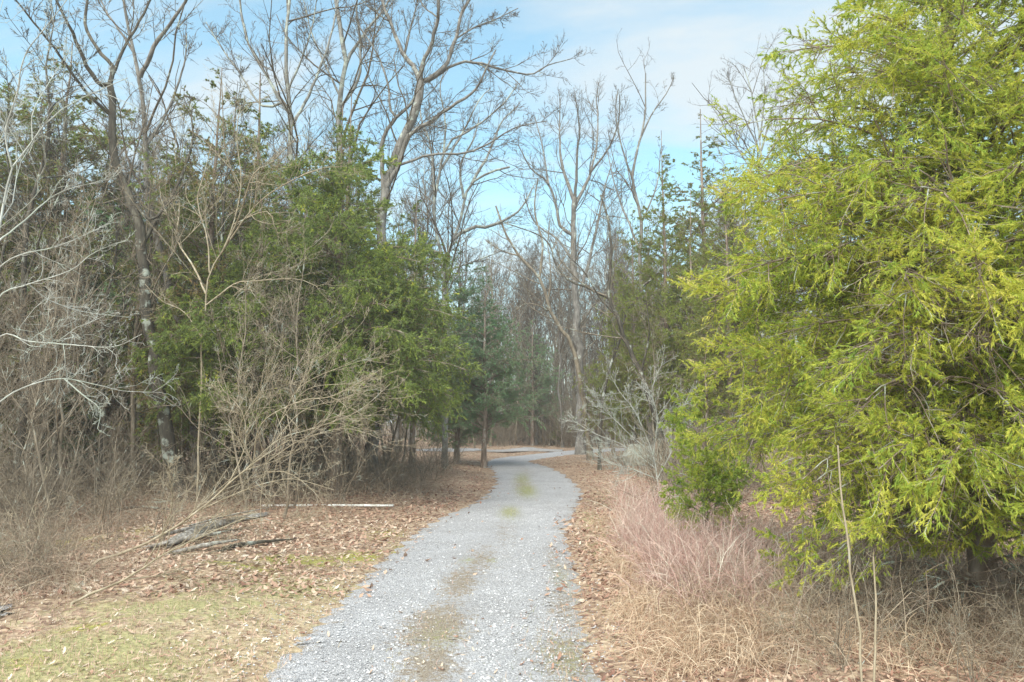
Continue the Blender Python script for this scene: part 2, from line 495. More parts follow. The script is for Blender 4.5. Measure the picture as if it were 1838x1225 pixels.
def road_dist(x, y):
    """signed distance to the road edge (negative inside)"""
    x = np.asarray(x, float); y = np.asarray(y, float)
    sh = x.shape; x = x.ravel(); y = y.ravel()
    best = np.full(len(x), 1e9)
    near = (np.abs(x) < 40) & (y < 80) & (y > -30)
    ii = np.where(near)[0]
    for s in range(0, len(ii), 20000):
        j = ii[s:s + 20000]
        d = np.hypot(x[j, None] - CL[None, :, 0], y[j, None] - CL[None, :, 1]) - HW[None, :] * 0.98
        best[j] = d.min(1)
    return best.reshape(sh)

def gh0(x, y):
    return (0.10 * np.sin(0.35 * x + 1.3) * np.sin(0.23 * y + 0.4) + 0.05 * np.sin(1.1 * x + 0.6 * y) + 0.03 * np.sin(2.3 * x - 1.7 * y + 1) + 0.012 * np.sin(6.1 * x + 4.7 * y) + 0.012 * np.sin(5.3 * y - 7.1 * x))
def gh(x, y, d=None):
    x = np.asarray(x, float); y = np.asarray(y, float)
    if d is None: d = road_dist(x, y)
    w = np.clip(d / 2.5, 0, 1)
    z = (gh0(x, y) + 0.06) * w
    z = z + 0.30 * np.clip((d - 0.3) / 2.5, 0, 1) * np.exp(-((y - 28) / 9.0) ** 2) * np.exp(-((x + 3.5) / 3.0) ** 2)
    z = z + np.where(d < 0.15, -0.035 * np.clip((0.15 - d) / 0.3, 0, 1), 0)
    return z

def grid_lines(lo, hi, fine_lo, fine_hi, s0, growth):
    a = list(np.arange(fine_lo, fine_hi + 1e-6, s0))
    s = s0; v = fine_hi
    while v < hi: s *= growth; v += s; a.append(min(v, hi))
    s = s0; v = fine_lo; pre = []
    while v > lo: s *= growth; v -= s; pre.append(max(v, lo))
    return np.array(pre[::-1] + a)
gx = grid_lines(-150, 150, -8, 6, 0.14, 1.08)
gy = grid_lines(-40, 170, 4, 15, 0.14, 1.035)
X, Y = np.meshgrid(gx, gy)
RD = road_dist(X, Y)
Z = gh(X, Y, RD)
nx, ny = len(gx), len(gy)
idx = (np.arange(ny - 1)[:, None] * nx + np.arange(nx - 1)[None, :]).ravel()
gf = np.stack([idx, idx + 1, idx + nx + 1, idx + nx], 1)
def blob(X, Y, px, py, sx, sy):
    g = gnd(px, py)
    return np.exp(-((X - g[0]) / sx) ** 2 - ((Y - g[1]) / sy) ** 2)
moss = np.zeros_like(X)
for px, py, sx, sy, a in ((430, 1027, 0.7, 0.25, .8), (540, 1010, 1.0, 0.5, .7), (640, 1000, 0.55, 0.6, .75), (150, 1130, .3, .2, .75), (60, 1190, .3, .2, .6), (130, 985, 1.0, .8, .62), (20, 1000, .6, .5, .6), (235, 968, .8, .5, .5), (690, 960, .5, 1.0, .5), (720, 985, .3, 1.0, .5)):
    moss = np.maximum(moss, a * blob(X, Y, px, py, sx, sy))
green = np.zeros_like(X)
for px, py, sx, sy, a in ((100, 1180, 1.6, .9, .75), (330, 1100, 1.6, .8, .62), (500, 1060, 1.3, .9, .6), (0, 1225, 1.2, 1.5, .75), (240, 1200, 1.0, 1.0, .6), (1080, 990, .25, 1.6, .6), (1070, 940, .3, 2.2, .62), (1120, 900, .8, 3, .5)):
    green = np.maximum(green, a * blob(X, Y, px, py, sx, sy))
straw = np.clip(0.62 - RD * 0.10, 0, 0.6) * np.exp(-np.clip(Y - 9, 0, None) / 6) * np.where(X > 0, .35, 1)
ME_G = mk_mesh('ground', np.c_[X.ravel(), Y.ravel(), Z.ravel()], gf, M_GROUND, smooth=True,
               attrs={'moss': moss.ravel(), 'green': (green * 1.25).ravel(), 'straw': straw.ravel()})
obj('ground', ME_G, kind='structure', label='forest floor covered in dead leaves with moss and thin grass')

# road sheet
NU = 27
u = np.linspace(0, 1, NU)
wob = 0.10 * np.sin(np.arange(NS) * 0.9) + 0.07 * rng.standard_normal(NS)
wob2 = 0.10 * np.sin(np.arange(NS) * 0.7 + 2) + 0.07 * rng.standard_normal(NS)
D = unit(Rs - Ls)
Lr = Ls + D * wob[:, None]; Rr_ = Rs + D * wob2[:, None]
RP = Lr[:, None] * (1 - u[None, :, None]) + Rr_[:, None] * u[None, :, None]
zz = 0.022 - 0.05 * np.abs(2 * u - 1) ** 6 + 0.018 * np.exp(-((u - 0.5) / 0.13) ** 2)
RZ = np.broadcast_to(zz, (NS, NU)) + 0.004 * rng.standard_normal((NS, NU))
xs, ys = RP[..., 0], RP[..., 1]
edge = np.abs(2 * u - 1)
dirt = np.broadcast_to(0.44 * np.clip((edge - 0.72) / 0.28, 0, 1), (NS, NU)).copy()
for px, py, sx, sy, a in ((905, 960, .3, 3, .46), (850, 1020, .3, 2.2, .52), (780, 1130, .44, 1.2, .95), (770, 1200, .40, .9, .85), (825, 1050, .32, 1.5, .8), (865, 1010, .28, 1.8, .66), (900, 955, .3, 2, .32), (1020, 1180, .45, 1.4, .66), (1010, 1090, .30, 1.6, .64), (1000, 1010, .25, 2.5, .56), (938, 872, .5, 5, .62), (915, 922, .35, 1.5, .45), (945, 850, .5, 4, .42), (915, 833, .9, 2.0, .35)):
    dirt = np.maximum(dirt, .92 * a * blob(xs, ys, px, py, sx, sy))
mo = np.zeros((NS, NU))
for px, py, sx, sy, a in ((945, 882, .42, 2.8, .68), (915, 922, .32, 1.6, .62), (938, 862, .4, 4.0, .55), (840, 1010, .12, .25, .6), (885, 1010, .1, .2, .6), (790, 1150, .3, .6, .36), (1010, 1040, .2, 1.2, .40), (1015, 1180, .3, .8, .42)):
    mo = np.maximum(mo, a * blob(xs, ys, px, py, sx, sy))
idx = (np.arange(NS - 1)[:, None] * NU + np.arange(NU - 1)[None, :]).ravel()
rf = np.stack([idx, idx + 1, idx + NU + 1, idx + NU], 1)
obj('gravel_road', mk_mesh('gravel_road', np.c_[xs.ravel(), ys.ravel(), RZ.ravel()], rf, M_GRAVEL, smooth=True, attrs={'dirt': dirt.ravel(), 'moss': mo.ravel()}),
    kind='structure', label='pale gravel driveway winding into the woods with a mossy middle strip')
def sheet(name, A, B, z, label):
    k = len(A); uu = np.linspace(0, 1, 9)
    Q = A[:, None] * (1 - uu[None, :, None]) + B[:, None] * uu[None, :, None]
    Q = Q + 0.05 * rng.standard_normal(Q.shape)
    zc = np.maximum(gh(Q[..., 0], Q[..., 1]), 0) + z - 0.03 * np.abs(2 * uu - 1)[None] ** 4
    i = (np.arange(k - 1)[:, None] * 9 + np.arange(8)[None, :]).ravel()
    f = np.stack([i, i + 1, i + 10, i + 9], 1)
    dd = 0.25 + 0.3 * np.broadcast_to(np.abs(2 * uu - 1), (k, 9))
    obj(name, mk_mesh(name, np.c_[Q[..., 0].ravel(), Q[..., 1].ravel(), zc.ravel()], f, M_GRAVEL, smooth=True, attrs={'dirt': dd.ravel(), 'moss': np.zeros(k * 9)}), kind='structure', label=label)
sheet('gravel_turnaround', L2, R2, 0.05, 'gravel arm of the driveway turning left at the clearing')
pA, pB = resample_pair(np.array([gnd(-60, 1120), gnd(-20, 1112), gnd(18, 1100)]), np.array([gnd(-60, 1075), gnd(-20, 1080), gnd(14, 1090)]), 12)
sheet('gravel_patch', pA, pB, 0.03, 'small pale gravel patch at the left edge of the verge')

# gravel stones standing proud
def rocks(pos, size, zoff=0.0, tints=None):
    K = len(pos)
    base = np.array([[1, 0, 0], [0, 1, 0], [-1, 0, 0], [0, -1, 0], [0, 0, .7], [0, 0, -.5]])
    a = rng.uniform(0, 6.28, K); c_, s_ = np.cos(a), np.sin(a)
    j = base[None] * (1 + 0.3 * rng.standard_normal((K, 6, 1))) * size[:, None, None]
    v = np.stack([j[..., 0] * c_[:, None] - j[..., 1] * s_[:, None], j[..., 0] * s_[:, None] + j[..., 1] * c_[:, None], j[..., 2]], -1) + pos[:, None]
    f = np.array([[0, 1, 4], [1, 2, 4], [2, 3, 4], [3, 0, 4]])
    f = (f[None] + (np.arange(K) * 6)[:, None, None]).reshape(-1, 3)
    t = np.repeat(rng.uniform(0, 1, K) if tints is None else tints, 6)
    return v.reshape(-1, 3), f, t
K = 20000
yy = 5.0 + rng.exponential(6.5, K); yy = yy[yy < 40]; K = len(yy)
ic = np.interp(yy, CL[:300, 1], np.arange(300))
uu = rng.normal(0.5, 0.30, K)
ii = np.clip(ic.astype(int), 0, NS - 2)
pp = Ls[ii] * (1 - uu[:, None]) + Rs[ii] * uu[:, None]
pp[:, 1] += rng.uniform(-.1, .1, K)
zz_ = np.where((uu > 0.05) & (uu < 0.95), 0.028, gh(pp[:, 0], pp[:, 1]) + 0.005)
v, f, t = rocks(np.c_[pp, zz_], np.clip(rng.lognormal(-4.75, 0.4, K), 0.004, 0.024))
obj('gravel_stones', mk_mesh('gravel_stones', v, f, M_STONE, tint=t), kind='stuff', label='loose pale gravel stones on the driveway')

# ------------------------------------------------------------------ trees
def base_on(px, d):
    x = (px - 919) / F * d / 1.0
    p = at(px, 745, d)
    return np.array([p[0], p[1], float(gh(p[0], p[1])) - 0.05])

def sprigs(P, n, t0, ln, wd, droop, kite=True, spread=0.9, tintv=(0.5, 0.2), thin=None, up=0.0):
    """foliage elements along twigs P (K,M,3)"""
    K, M0, _ = P.shape
    idx = np.repeat(np.arange(K), n)
    C = len(idx)
    t = rng.uniform(t0, 1.0, C)
    ft = t * (M0 - 1); i0 = np.minimum(ft.astype(int), M0 - 2); fr = (ft - i0)[:, None]
    a, b_ = P[idx, i0], P[idx, i0 + 1]
    pos = a * (1 - fr) + b_ * fr
    T = unit(b_ - a)
    tw = rng.normal(tintv[0], tintv[1], K)[idx] + rng.normal(0, 0.07, C)
    if thin is not None:
        keep = snoise(pos, thin[0], thin[1]) > thin[2] + rng.normal(0, 0.12, C)
        pos, T, tw = pos[keep], T[keep], tw[keep]; C = len(pos)
    D = unit(T + spread * unit(rng.standard_normal((C, 3))) + np.array([0, 0, -droop + up]))
    S = unit(np.cross(D, rng.standard_normal((C, 3))))
    tl = np.linalg.norm(P[:, -1] - P[:, 0], axis=1)[idx]
    if thin is not None: tl = tl[keep]
    L = (ln * rng.uniform(0.6, 1.35, C) * np.clip(tl / (2.2 * ln), 0.45, 1))[:, None]; W = (wd * rng.uniform(0.7, 1.3, C))[:, None]
    if kite:
        v = np.stack([pos, pos + D * L * 0.5 + S * W * 0.5, pos + D * L + np.array([0, 0, -0.12]) * L, pos + D * L * 0.5 - S * W * 0.5], 1).reshape(-1, 3)
        f = (np.array([[0, 1, 2, 3]])[None] + (np.arange(C) * 4)[:, None, None]).reshape(-1, 4)
        return v, f, np.repeat(np.clip(tw, 0, 1), 4)
    v = np.stack([pos + S * W * 0.5, pos - S * W * 0.5, pos + D * L], 1).reshape(-1, 3)
    f = (np.array([[0, 1, 2]])[None] + (np.arange(C) * 3)[:, None, None]).reshape(-1, 3)
    return v, f, np.repeat(np.clip(tw, 0, 1), 3)

def bough_proto(L, n2, n3, ns, ln, wd, droop, l2, l3, sag, tintv, gap=(.5, -.75)):
    """one limb of length L along +X with its side shoots, twigs and scale-leaf sprigs: (wood mesh data, foliage data)"""
    ML = 10; gseed = random.randint(1, 9999)
    q = np.linspace(0, 1, ML)
    LP = np.c_[q * L, 0.03 * L * np.cumsum(rng.standard_normal(ML)) * q * .5, 0.10 * L * np.sin(np.pi * q) - sag * L * q ** 3][None]
    LR = np.maximum((0.006 + 0.0068 * L) * np.linspace(1, .18, ML), .003)[None]
    P2, R2_ = grow(LP, LR, n2, 0.08, 1.0, l2, 0.8, 6, 0.14, -0.04, rmin=.003, flat=.45, lfall=.5, rlen=.012)
    P3, R3 = grow(P2, R2_, n3, 0.08, 1.0, l3, 0.7, 4, 0.16, -0.07, rmin=.0018, flat=.2, lfall=.35, rlen=.012)
    lv, lf, _ = join([tubes(LP, LR, 6), tubes(P2, R2_, 4)])
    s3 = unit(np.cross(P3[:, -1] - P3[:, 0], rng.standard_normal((len(P3), 3)))) * R3[:, :1]
    sv = np.stack([P3[:, 0] - s3, P3[:, 0] + s3, P3[:, -1]], 1).reshape(-1, 3)
    wood = (np.concatenate([lv, sv]), [lf, (len(lv) + np.arange(len(sv))).reshape(-1, 3)])
    a = sprigs(P3, ns, 0.05, ln, wd, droop, False, spread=.8, thin=(gap[0], gseed, gap[1]), tintv=tintv)
    b_ = sprigs(P2, ns, 0.35, ln, wd, droop, False, spread=1.1, thin=(gap[0], gseed, gap[1]), tintv=tintv)
    return wood, join([a, b_])

def bough_cedar(loc, label, mat_f, env, Hh, rt, nb, classes, zlo, rise, side=None, pick=1.0, bare=0, low_bare=0):
    """cedar whose limbs are parts (bough > foliage) sharing a few mesh shapes"""
    zt = np.linspace(-0.1, Hh, 14)
    tr = np.c_[0.025 * np.cumsum(rng.standard_normal(14)), 0.02 * np.cumsum(rng.standard_normal(14)), zt]
    trr = rt * np.clip(1 - zt / Hh, 0.04, 1) ** 0.8; trr[0] *= 1.35
    t = thing('cedar_tree', loc, label, 'cedar tree')
    v, f = tubes(tr[None], trr[None], 10, .05)
    obj('trunk', mk_mesh('trunk', v, f, M_CEDARB, smooth=True), t)
    # evenly drawn over the crown's skin
    zg = np.linspace(zlo, Hh * .99, 200); rg = np.interp(zg, env[0], env[1])
    w = np.cumsum((rg + .12) ** pick); w /= w[-1]
    ze = np.interp((np.arange(nb) + rng.random(nb)) / nb, w, zg)
    az_ = rng.uniform(0, 6.2832, nb) if side is None else rng.normal(side[0], side[1], nb)
    if low_bare: ze[:low_bare] = rng.uniform(.45, 1.2, low_bare)
    r = np.interp(ze, env[0], env[1]) * rng.uniform(.68, 1.06, nb)
    zs = np.clip(np.maximum(ze - rise * r * rng.uniform(.5, 1.4, nb), ze * .7), .25, Hh * .97)
    for k in range(nb):
        st = np.array([np.interp(zs[k], zt, tr[:, 0]), np.interp(zs[k], zt, tr[:, 1]), zs[k]])
        en = np.array([math.cos(az_[k]) * r[k], math.sin(az_[k]) * r[k], ze[k]])
        dv = en - st; L = np.linalg.norm(dv)
        ci = int(np.argmin([abs(math.log(c_[0] / L)) for c_ in classes]))
        wm, fm = random.choice(classes[ci][1])
        b_ = obj('bough', wm, t)
        b_.location = tuple(st)
        b_.rotation_euler = (random.uniform(-.5, .5), -math.atan2(dv[2], math.hypot(dv[0], dv[1])), math.atan2(dv[1], dv[0]))
        sc_ = L / classes[ci][0]
        b_.scale = (sc_, sc_ * random.choice((-1, 1)), sc_)
        if k >= low_bare and (k % 8 or k // 8 >= bare): obj('foliage', fm, b_)
    return t

def make_classes(Ls_, matf, var, **kw):
    out_ = []
    for L, n2, n3 in Ls_:
        vs = []
        for _ in range(var):
            wd_, fo = bough_proto(L, n2, n3, **kw)
            vs.append((mk_mesh('bough', wd_[0], wd_[1], M_CEDARB, smooth=True), mk_mesh('foliage', fo[0], fo[1], matf, tint=fo[2])))
        out_.append((L, vs))
    return out_

# --- the big bright cedar on the right
bx = at(1750, 745, 9.2)
CL_B = make_classes([(0.7, 7, 5), (1.3, 12, 8), (2.2, 20, 10), (3.3, 28, 12)], M_FOL_BRIGHT, 3, ns=26, ln=.048, wd=.0125, droop=.25, l2=.34, l3=.42, sag=.16, tintv=(.5, .10), gap=(.42, -.22))
bough_cedar((bx[0], bx[1], float(gh(bx[0], bx[1])) - .05), 'big bright yellow-green cedar with drooping feathery sprays filling the right side', M_FOL_BRIGHT,
            env=([0.2, 1, 1.8, 2.8, 3.9, 5, 6.3, 7.6, 9, 11], [2.5, 2.7, 3.0, 3.25, 3.3, 3.1, 2.75, 2.3, 1.5, 0.2]),
            Hh=11, rt=.17, nb=280, classes=CL_B, zlo=.85, rise=.35, side=(3.9, 1.35), pick=1.1, bare=22, low_bare=10)
bx = base_on(1265, 14)
CL_Y = make_classes([(0.5, 7, 5), (1.0, 12, 8)], M_FOL_BRIGHT, 2, ns=18, ln=.055, wd=.014, droop=.1, l2=.4, l3=.45, sag=.05, tintv=(.42, .1))
bough_cedar(bx, 'young bright green cedar beside the pink dry stems', M_FOL_BRIGHT,
            env=([0.2, 1, 2, 3, 3.8], [0.7, 0.9, .9, 0.6, 0.1]), Hh=3.8, rt=.055, nb=60, classes=CL_Y, zlo=.3, rise=.6)
# --- main green cedar left of the drive
CL_M = make_classes([(0.8, 8, 6), (1.6, 14, 9), (2.6, 20, 11), (3.6, 26, 12)], M_FOL_MID, 2, ns=22, ln=.068, wd=.021, droop=.15, l2=.34, l3=.42, sag=.10, tintv=(.5, .14), gap=(.6, -.24))
bough_cedar(base_on(608, 20.5), 'tall green cedar leaning its lower branches out towards the driveway', M_FOL_MID,
            env=([0.8, 2, 4, 5.5, 7, 8.5, 10, 11.3], [2.6, 3.2, 3.7, 3.3, 2.8, 2.2, 1.3, 0.1]), Hh=11.3, rt=.16, nb=150, classes=CL_M, zlo=2.3, rise=.25)
bough_cedar(base_on(465, 20), 'broad mid-green cedar between the tan sapling and the tall green cedar', M_FOL_MID,
            env=([0.8, 2, 4, 5.5, 7, 8.3], [2.0, 2.8, 2.9, 2.4, 1.6, 0.1]), Hh=8.3, rt=.13, nb=90, classes=CL_M, zlo=2.5, rise=.25)
# prototypes copied elsewhere
def joined_cedar(loc, label, mat_f, env, Hh, rt, nb, classes, zlo, rise, pick=1.0):
    """far cedar: the same boughs, but merged into one wood mesh and one foliage mesh"""
    zt = np.linspace(-0.1, Hh, 14)
    tr = np.c_[0.03 * np.cumsum(rng.standard_normal(14)), 0.03 * np.cumsum(rng.standard_normal(14)), zt]
    trr = rt * np.clip(1 - zt / Hh, 0.04, 1) ** 0.8; trr[0] *= 1.35
    t = thing('cedar_tree', loc, label, 'cedar tree')
    v, f = tubes(tr[None], trr[None], 10, .05)
    obj('trunk', mk_mesh('trunk', v, f, M_CEDARB, smooth=True), t)
    zg = np.linspace(zlo, Hh * .99, 200); rg = np.interp(zg, env[0], env[1])
    w = np.cumsum((rg + .12) ** pick); w /= w[-1]
    ze = np.interp((np.arange(nb) + rng.random(nb)) / nb, w, zg)
    az_ = rng.uniform(0, 6.2832, nb)
    r = np.interp(ze, env[0], env[1]) * rng.uniform(.55, 1.1, nb)
    zs = np.clip(np.maximum(ze - rise * r * rng.uniform(.5, 1.4, nb), ze * .7), .25, Hh * .97)
    wv, wq, wt, fv, ff, ft, nw, nf = [], [], [], [], [], [], 0, 0
    for k in range(nb):
        st = np.array([np.interp(zs[k], zt, tr[:, 0]), np.interp(zs[k], zt, tr[:, 1]), zs[k]])
        dv = np.array([math.cos(az_[k]) * r[k], math.sin(az_[k]) * r[k], ze[k]]) - st
        L = np.linalg.norm(dv)
        ci = int(np.argmin([abs(math.log(c_[0] / L)) for c_ in classes]))
        (wV, (wQ, wT)), (fV, fF, fT) = random.choice(classes[ci][1])
        e = dv / L; sy = unit(np.cross([0, 0, 1.0], e)); up = np.cross(e, sy)
        a = random.uniform(-.5, .5); m1 = math.cos(a) * sy + math.sin(a) * up; m2 = np.cross(e, m1)
        B = np.stack([e, m1 * random.choice((-1, 1)), m2]) * (L / classes[ci][0])
        wv.append(wV @ B + st); wq.append(wQ + nw); wt.append(wT + nw); nw += len(wV)
        fv.append(fV @ B + st); ff.append(fF + nf); ft.append(fT); nf += len(fV)
    obj('branches', mk_mesh('branches', np.concatenate(wv), [np.concatenate(wq), np.concatenate(wt)], M_CEDARB, smooth=True), t)
    obj('foliage', mk_mesh('foliage', np.concatenate(fv), np.concatenate(ff), mat_f, tint=np.concatenate(ft)), t)
    return t
def far_classes(ns, ln, wd, gap, sag=.06):
    return [(L, [bough_proto(L, n2, n3, ns=ns, ln=ln, wd=wd, droop=.05, l2=.36, l3=.42, sag=sag, tintv=(.5, .16), gap=gap) for _ in range(4)]) for L, n2, n3 in ((.5, 6, 4), (1.1, 9, 6), (1.9, 12, 7), (2.7, 14, 8))]
CF = far_classes(13, .10, .026, (.6, -.3))
cA = joined_cedar(base_on(366, 21.5), 'dull olive cedar with a dark ragged top standing against the sky at left', M_FOL_DULL,
           env=([1, 3, 5, 7.5, 10, 13], [1.6, 2.7, 2.9, 2.7, 2.1, 0.3]), Hh=13, rt=.15, nb=150, classes=CF, zlo=1.2, rise=.45)
cB = joined_cedar(base_on(868, 35), 'dark grey-green cedar where the driveway bends out of sight', M_FOL_COOL,
           env=([1, 3, 5, 7, 9.8], [1.9, 2.8, 2.7, 1.8, 0.15]), Hh=9.8, rt=.14, nb=105, classes=CF, zlo=2.2, rise=.25)
cC = joined_cedar(base_on(1198, 32), 'tall narrow olive cedar right of the leaning bare trunk', M_FOL_OLIVE,
           env=([2, 5, 8, 11, 15.3], [1.3, 2.0, 2.0, 1.5, 0.15]), Hh=15.3, rt=.15, nb=150, classes=CF, zlo=2.6, rise=.45)

def place_copy(proto, px, d, top, h0, label, group=None, rz=None, mats=None, wide=1.0):
    """copy of a prototype whose top reaches photo row 'top'"""
    b0 = base_on(px, d)
    H_ = at(px, top, d)[2] - b0[2]
    s = H_ / h0
    return dup(proto, b0, random.uniform(0, 6.28) if rz is None else rz, (s * wide, s * wide, s), label, group, mats)
DULL = {'foliage': M_FOL_DULL}; OLV = {'foliage': M_FOL_OLIVE}; COOL = {'foliage': M_FOL_COOL}; MID = {'foliage': M_FOL_MID}
place_copy(cA, 75, 24, 75, 13, 'thin brownish cedar behind the pale lichened branches at far left', mats=DULL, wide=1.2)
place_copy(cA, 205, 24, 330, 13, 'short dull cedar behind the dark crooked trunk', mats=COOL, wide=1.4)
place_copy(cB, 420, 24, 300, 9.8, 'bushy dull cedar behind the tan sapling', mats=DULL, wide=1.0)
place_copy(cC, 440, 26, 130, 15.3, 'dark green cedar with its top in the sky left of centre', mats=MID, wide=1.5)
place_copy(cC, 620, 27, 170, 15.3, 'narrow brown-green cedar behind the tall green cedar', mats=OLV, wide=1.4)
place_copy(cB, 740, 27, 330, 9.8, 'green cedar filling the gap beside the pale forked tree', mats=MID, wide=0.75)
place_copy(cA, 820, 36, 430, 13, 'grey-green cedar behind the bend, left one', mats=COOL, wide=1.1)
place_copy(cB, 955, 57, 560, 9.8, 'low cool-green cedar overhanging the clearing', mats=COOL, wide=1.0)
place_copy(cC, 1275, 34, 195, 15.3, 'tall thin greyish cedar just left of the big bright cedar', mats=DULL, wide=1.25)
place_copy(cA, 1330, 26, 300, 13, 'olive cedar half hidden by the big bright cedar', mats=OLV, wide=0.9)
place_copy(cB, 1245, 31, 340, 9.8, 'broad olive cedar in front of the tall thin greyish cedar', mats=OLV, wide=.6)
place_copy(cA, 1165, 45, 440, 13, 'olive cedar seen through the twigs beyond the straight slim trunk', mats=OLV, wide=.9)
place_copy(cC, 1310, 24, 300, 15.3, 'olive cedar tucked against the left side of the big bright cedar', mats=OLV, wide=1.1)
place_copy(cB, 150, 25, 380, 9.8, 'mid-height olive cedar left of the dark crooked trunk', mats=OLV, wide=1.1)
place_copy(cA, 310, 24, 250, 13, 'olive cedar between the dark crooked trunk and the tan sapling', mats=OLV, wide=.8)
place_copy(cB, 1100, 40, 560, 9.8, 'low olive cedar behind the leaning bare trunk', mats=OLV, wide=0.9)
place_copy(cA, 1140, 37, 380, 13, 'thin olive cedar between leaning trunk and the tall narrow cedar', mats=OLV, wide=0.7)
place_copy(cB, 1000, 57, 745, 9.8, 'tiny green cedar seedling beside the clearing', mats=MID, wide=0.9)
place_copy(cB, 300, 26, 420, 9.8, 'wide olive cedar deep in the left woods', mats=OLV, wide=1.3)
place_copy(cB, 90, 30, 450, 9.8, 'low dull cedar deep behind the far-left shrubs', mats=DULL, wide=1.4)
place_copy(cB, 540, 24, 380, 9.8, 'dull cedar just behind the tall green cedar', mats=DULL, wide=1.2)
place_copy(cA, -60, 22, 120, 13, 'cedar at the very left edge of the view', mats=DULL, wide=1.3)
place_copy(cB, 1560, 19, 420, 9.8, 'shaded cedar behind the big bright cedar', mats=OLV, wide=1.3)

# --- bare trees traced limb by limb
def traced(name, label, d, limbs, mat, counts=(9, 6, 5), lens=(0.42, 0.5, 0.5), ang=0.75, wander=0.16, trop=0.06, rtip=0.0085, sides=8, group=None, cat='bare tree', twmat=None, base=None, spread=0.35, nper=None, tmin=0.25, thick=1.0):
    """limbs: list of (pixel points, start width px, end width px[, end depth shift m]); first one is the trunk"""
    placed = []   # (px,py,depth)
    data = []
    for k, lb in enumerate(limbs):
        pts = [np.array(p, float) for p in lb[0]]
        if k == 0:
            d0 = d
        else:
            q = np.array([p[:2] for p in placed]); j = np.argmin(np.hypot(*(q - pts[0][:2]).T))
            pts[0] = q[j]; d0 = placed[j][2]
        tot = sum(np.hypot(*(pts[i + 1][:2] - pts[i][:2])) for i in range(len(pts) - 1))
        dd = lb[3] if len(lb) > 3 else (0 if k == 0 else rng.uniform(-spread, spread) * 1.6 * tot * d / F)
        run = 0; W = []
        for i, p in enumerate(pts):
            if i: run += np.hypot(*(p[:2] - pts[i - 1][:2]))
            dep = d0 + dd * run / max(tot, 1)
            W.append(at(p[0], p[1], dep))
        M = max(8, min(26, int(tot / 14)))
        S = smooth_line(np.array(W), M)
        w = np.linspace(lb[1], lb[2], M) * thick * d / F / 2
        if k == 0: w[0] *= 1.35
        S[1:-1] += rng.standard_normal((M - 2, 3)) * w[1:-1, None] * 0.25
        # px positions for later snapping
        for s_, p_ in zip(np.linspace(0, 1, 40), smooth_line(np.array([[p[0], p[1], d0 + dd * r_] for p, r_ in zip(pts, np.linspace(0, 1, len(pts)))]), 40)):
            placed.append(p_)
        data.append((S, w))
    S0 = data[0][0]
    if base is None:
        b0 = np.array([S0[0][0], S0[0][1], S0[0][2]])
    else:
        b0 = np.array(base, float)
    g0 = float(gh(b0[0], b0[1]))
    root_loc = np.array([b0[0], b0[1], g0])
    t = thing(name, root_loc, label, cat, group)
    twigs = []
    for k, (S, w) in enumerate(data):
        if k == 0 and S[0][2] > g0 - 0.02 and base is None:
            S = np.vstack([[S[0][0], S[0][1], g0 - 0.12], S]); w = np.r_[w[0] * 1.1, w]
        v, f = tubes((S - root_loc)[None], w[None], sides if k == 0 else max(5, sides - 2), 0.05)
        obj('trunk' if k == 0 else 'limb', mk_mesh('trunk' if k == 0 else 'limb', v, f, mat, smooth=True), t)
        tot = np.linalg.norm(np.diff(S, axis=0), axis=1).sum()
        n1 = int(counts[0] * 1.3) if nper is None else max(2, int(nper * tot))
        if k == 0: n1 = int(n1 * 0.7)
        P1, R1 = grow((S - root_loc)[None], w[None], n1, tmin if k else max(tmin, 0.45), 1.0, lens[0], ang, 7, wander, trop, rk=.6, rmin=rtip, rlen=0.009)
        # a continuation at the tip
        twigs.append(tubes(P1, R1, 4))
        P2, R2_ = grow(P1, R1, counts[1], 0.15, 1.0, lens[1], ang, 5, wander * 1.1, trop, rmin=rtip * 0.8, rlen=0.012)
        twigs.append(tubes(P2, R2_, 3))
        if counts[2]:
            P3, R3 = grow(P2, R2_, int(counts[2] * 1.7), 0.15, 1.0, lens[2], ang, 3, wander * 1.2, trop, rmin=rtip * 0.6, rlen=0.012)
            twigs.append(ribbons(P3, R3))
    v, f, _ = join(twigs)
    obj('crown', mk_mesh('crown', v, f, twmat or mat, smooth=True), t)
    return t

# dark crooked oak at left
traced('oak_tree', 'dark crooked trunk leaning left with forked limbs high at the left', 19.3,
       [([(334, 908), (306, 804), (293, 722), (273, 617), (260, 526), (256, 440), (238, 364), (218, 329), (205, 283), (202, 202), (197, 152)], 27, 12),
        ([(197, 160), (177, 150), (152, 111), (126, 50), (101, 0), (85, -40)], 9, 3),
        ([(200, 150), (202, 121), (177, 91), (154, 45), (157, 0), (165, -50)], 9, 3),
        ([(200, 150), (205, 128), (223, 86), (263, 15), (280, -30)], 7, 3),
        ([(202, 210), (150, 160), (100, 90), (60, 40), (20, -10)], 6, 2.5),
        ([(256, 440), (290, 380), (320, 330), (345, 250), (340, 170)], 8, 2),
        ([(238, 364), (270, 395), (300, 370), (330, 330)], 7, 2),
        ([(230, 350), (170, 330), (110, 300), (60, 310)], 5, 2)], M_DARK, counts=(8, 6, 4), twmat=M_TWIG)
traced('bare_tree', 'slim grey tree with raised forked limbs right of the dark crooked trunk', 21,
       [([(352, 893), (345, 700), (300, 500), (267, 350), (261, 253), (253, 152), (243, 106), (230, 50), (222, 0), (215, -50)], 18, 4),
        ([(253, 150), (253, 132), (283, 76), (324, 15), (340, -10), (365, -50)], 9, 3),
        ([(243, 106), (225, 70), (190, 20), (170, -30)], 5, 2),
        ([(261, 253), (300, 200), (330, 120), (335, 60)], 6, 2)], M_GREY, twmat=M_TWIG, counts=(9, 6, 4))
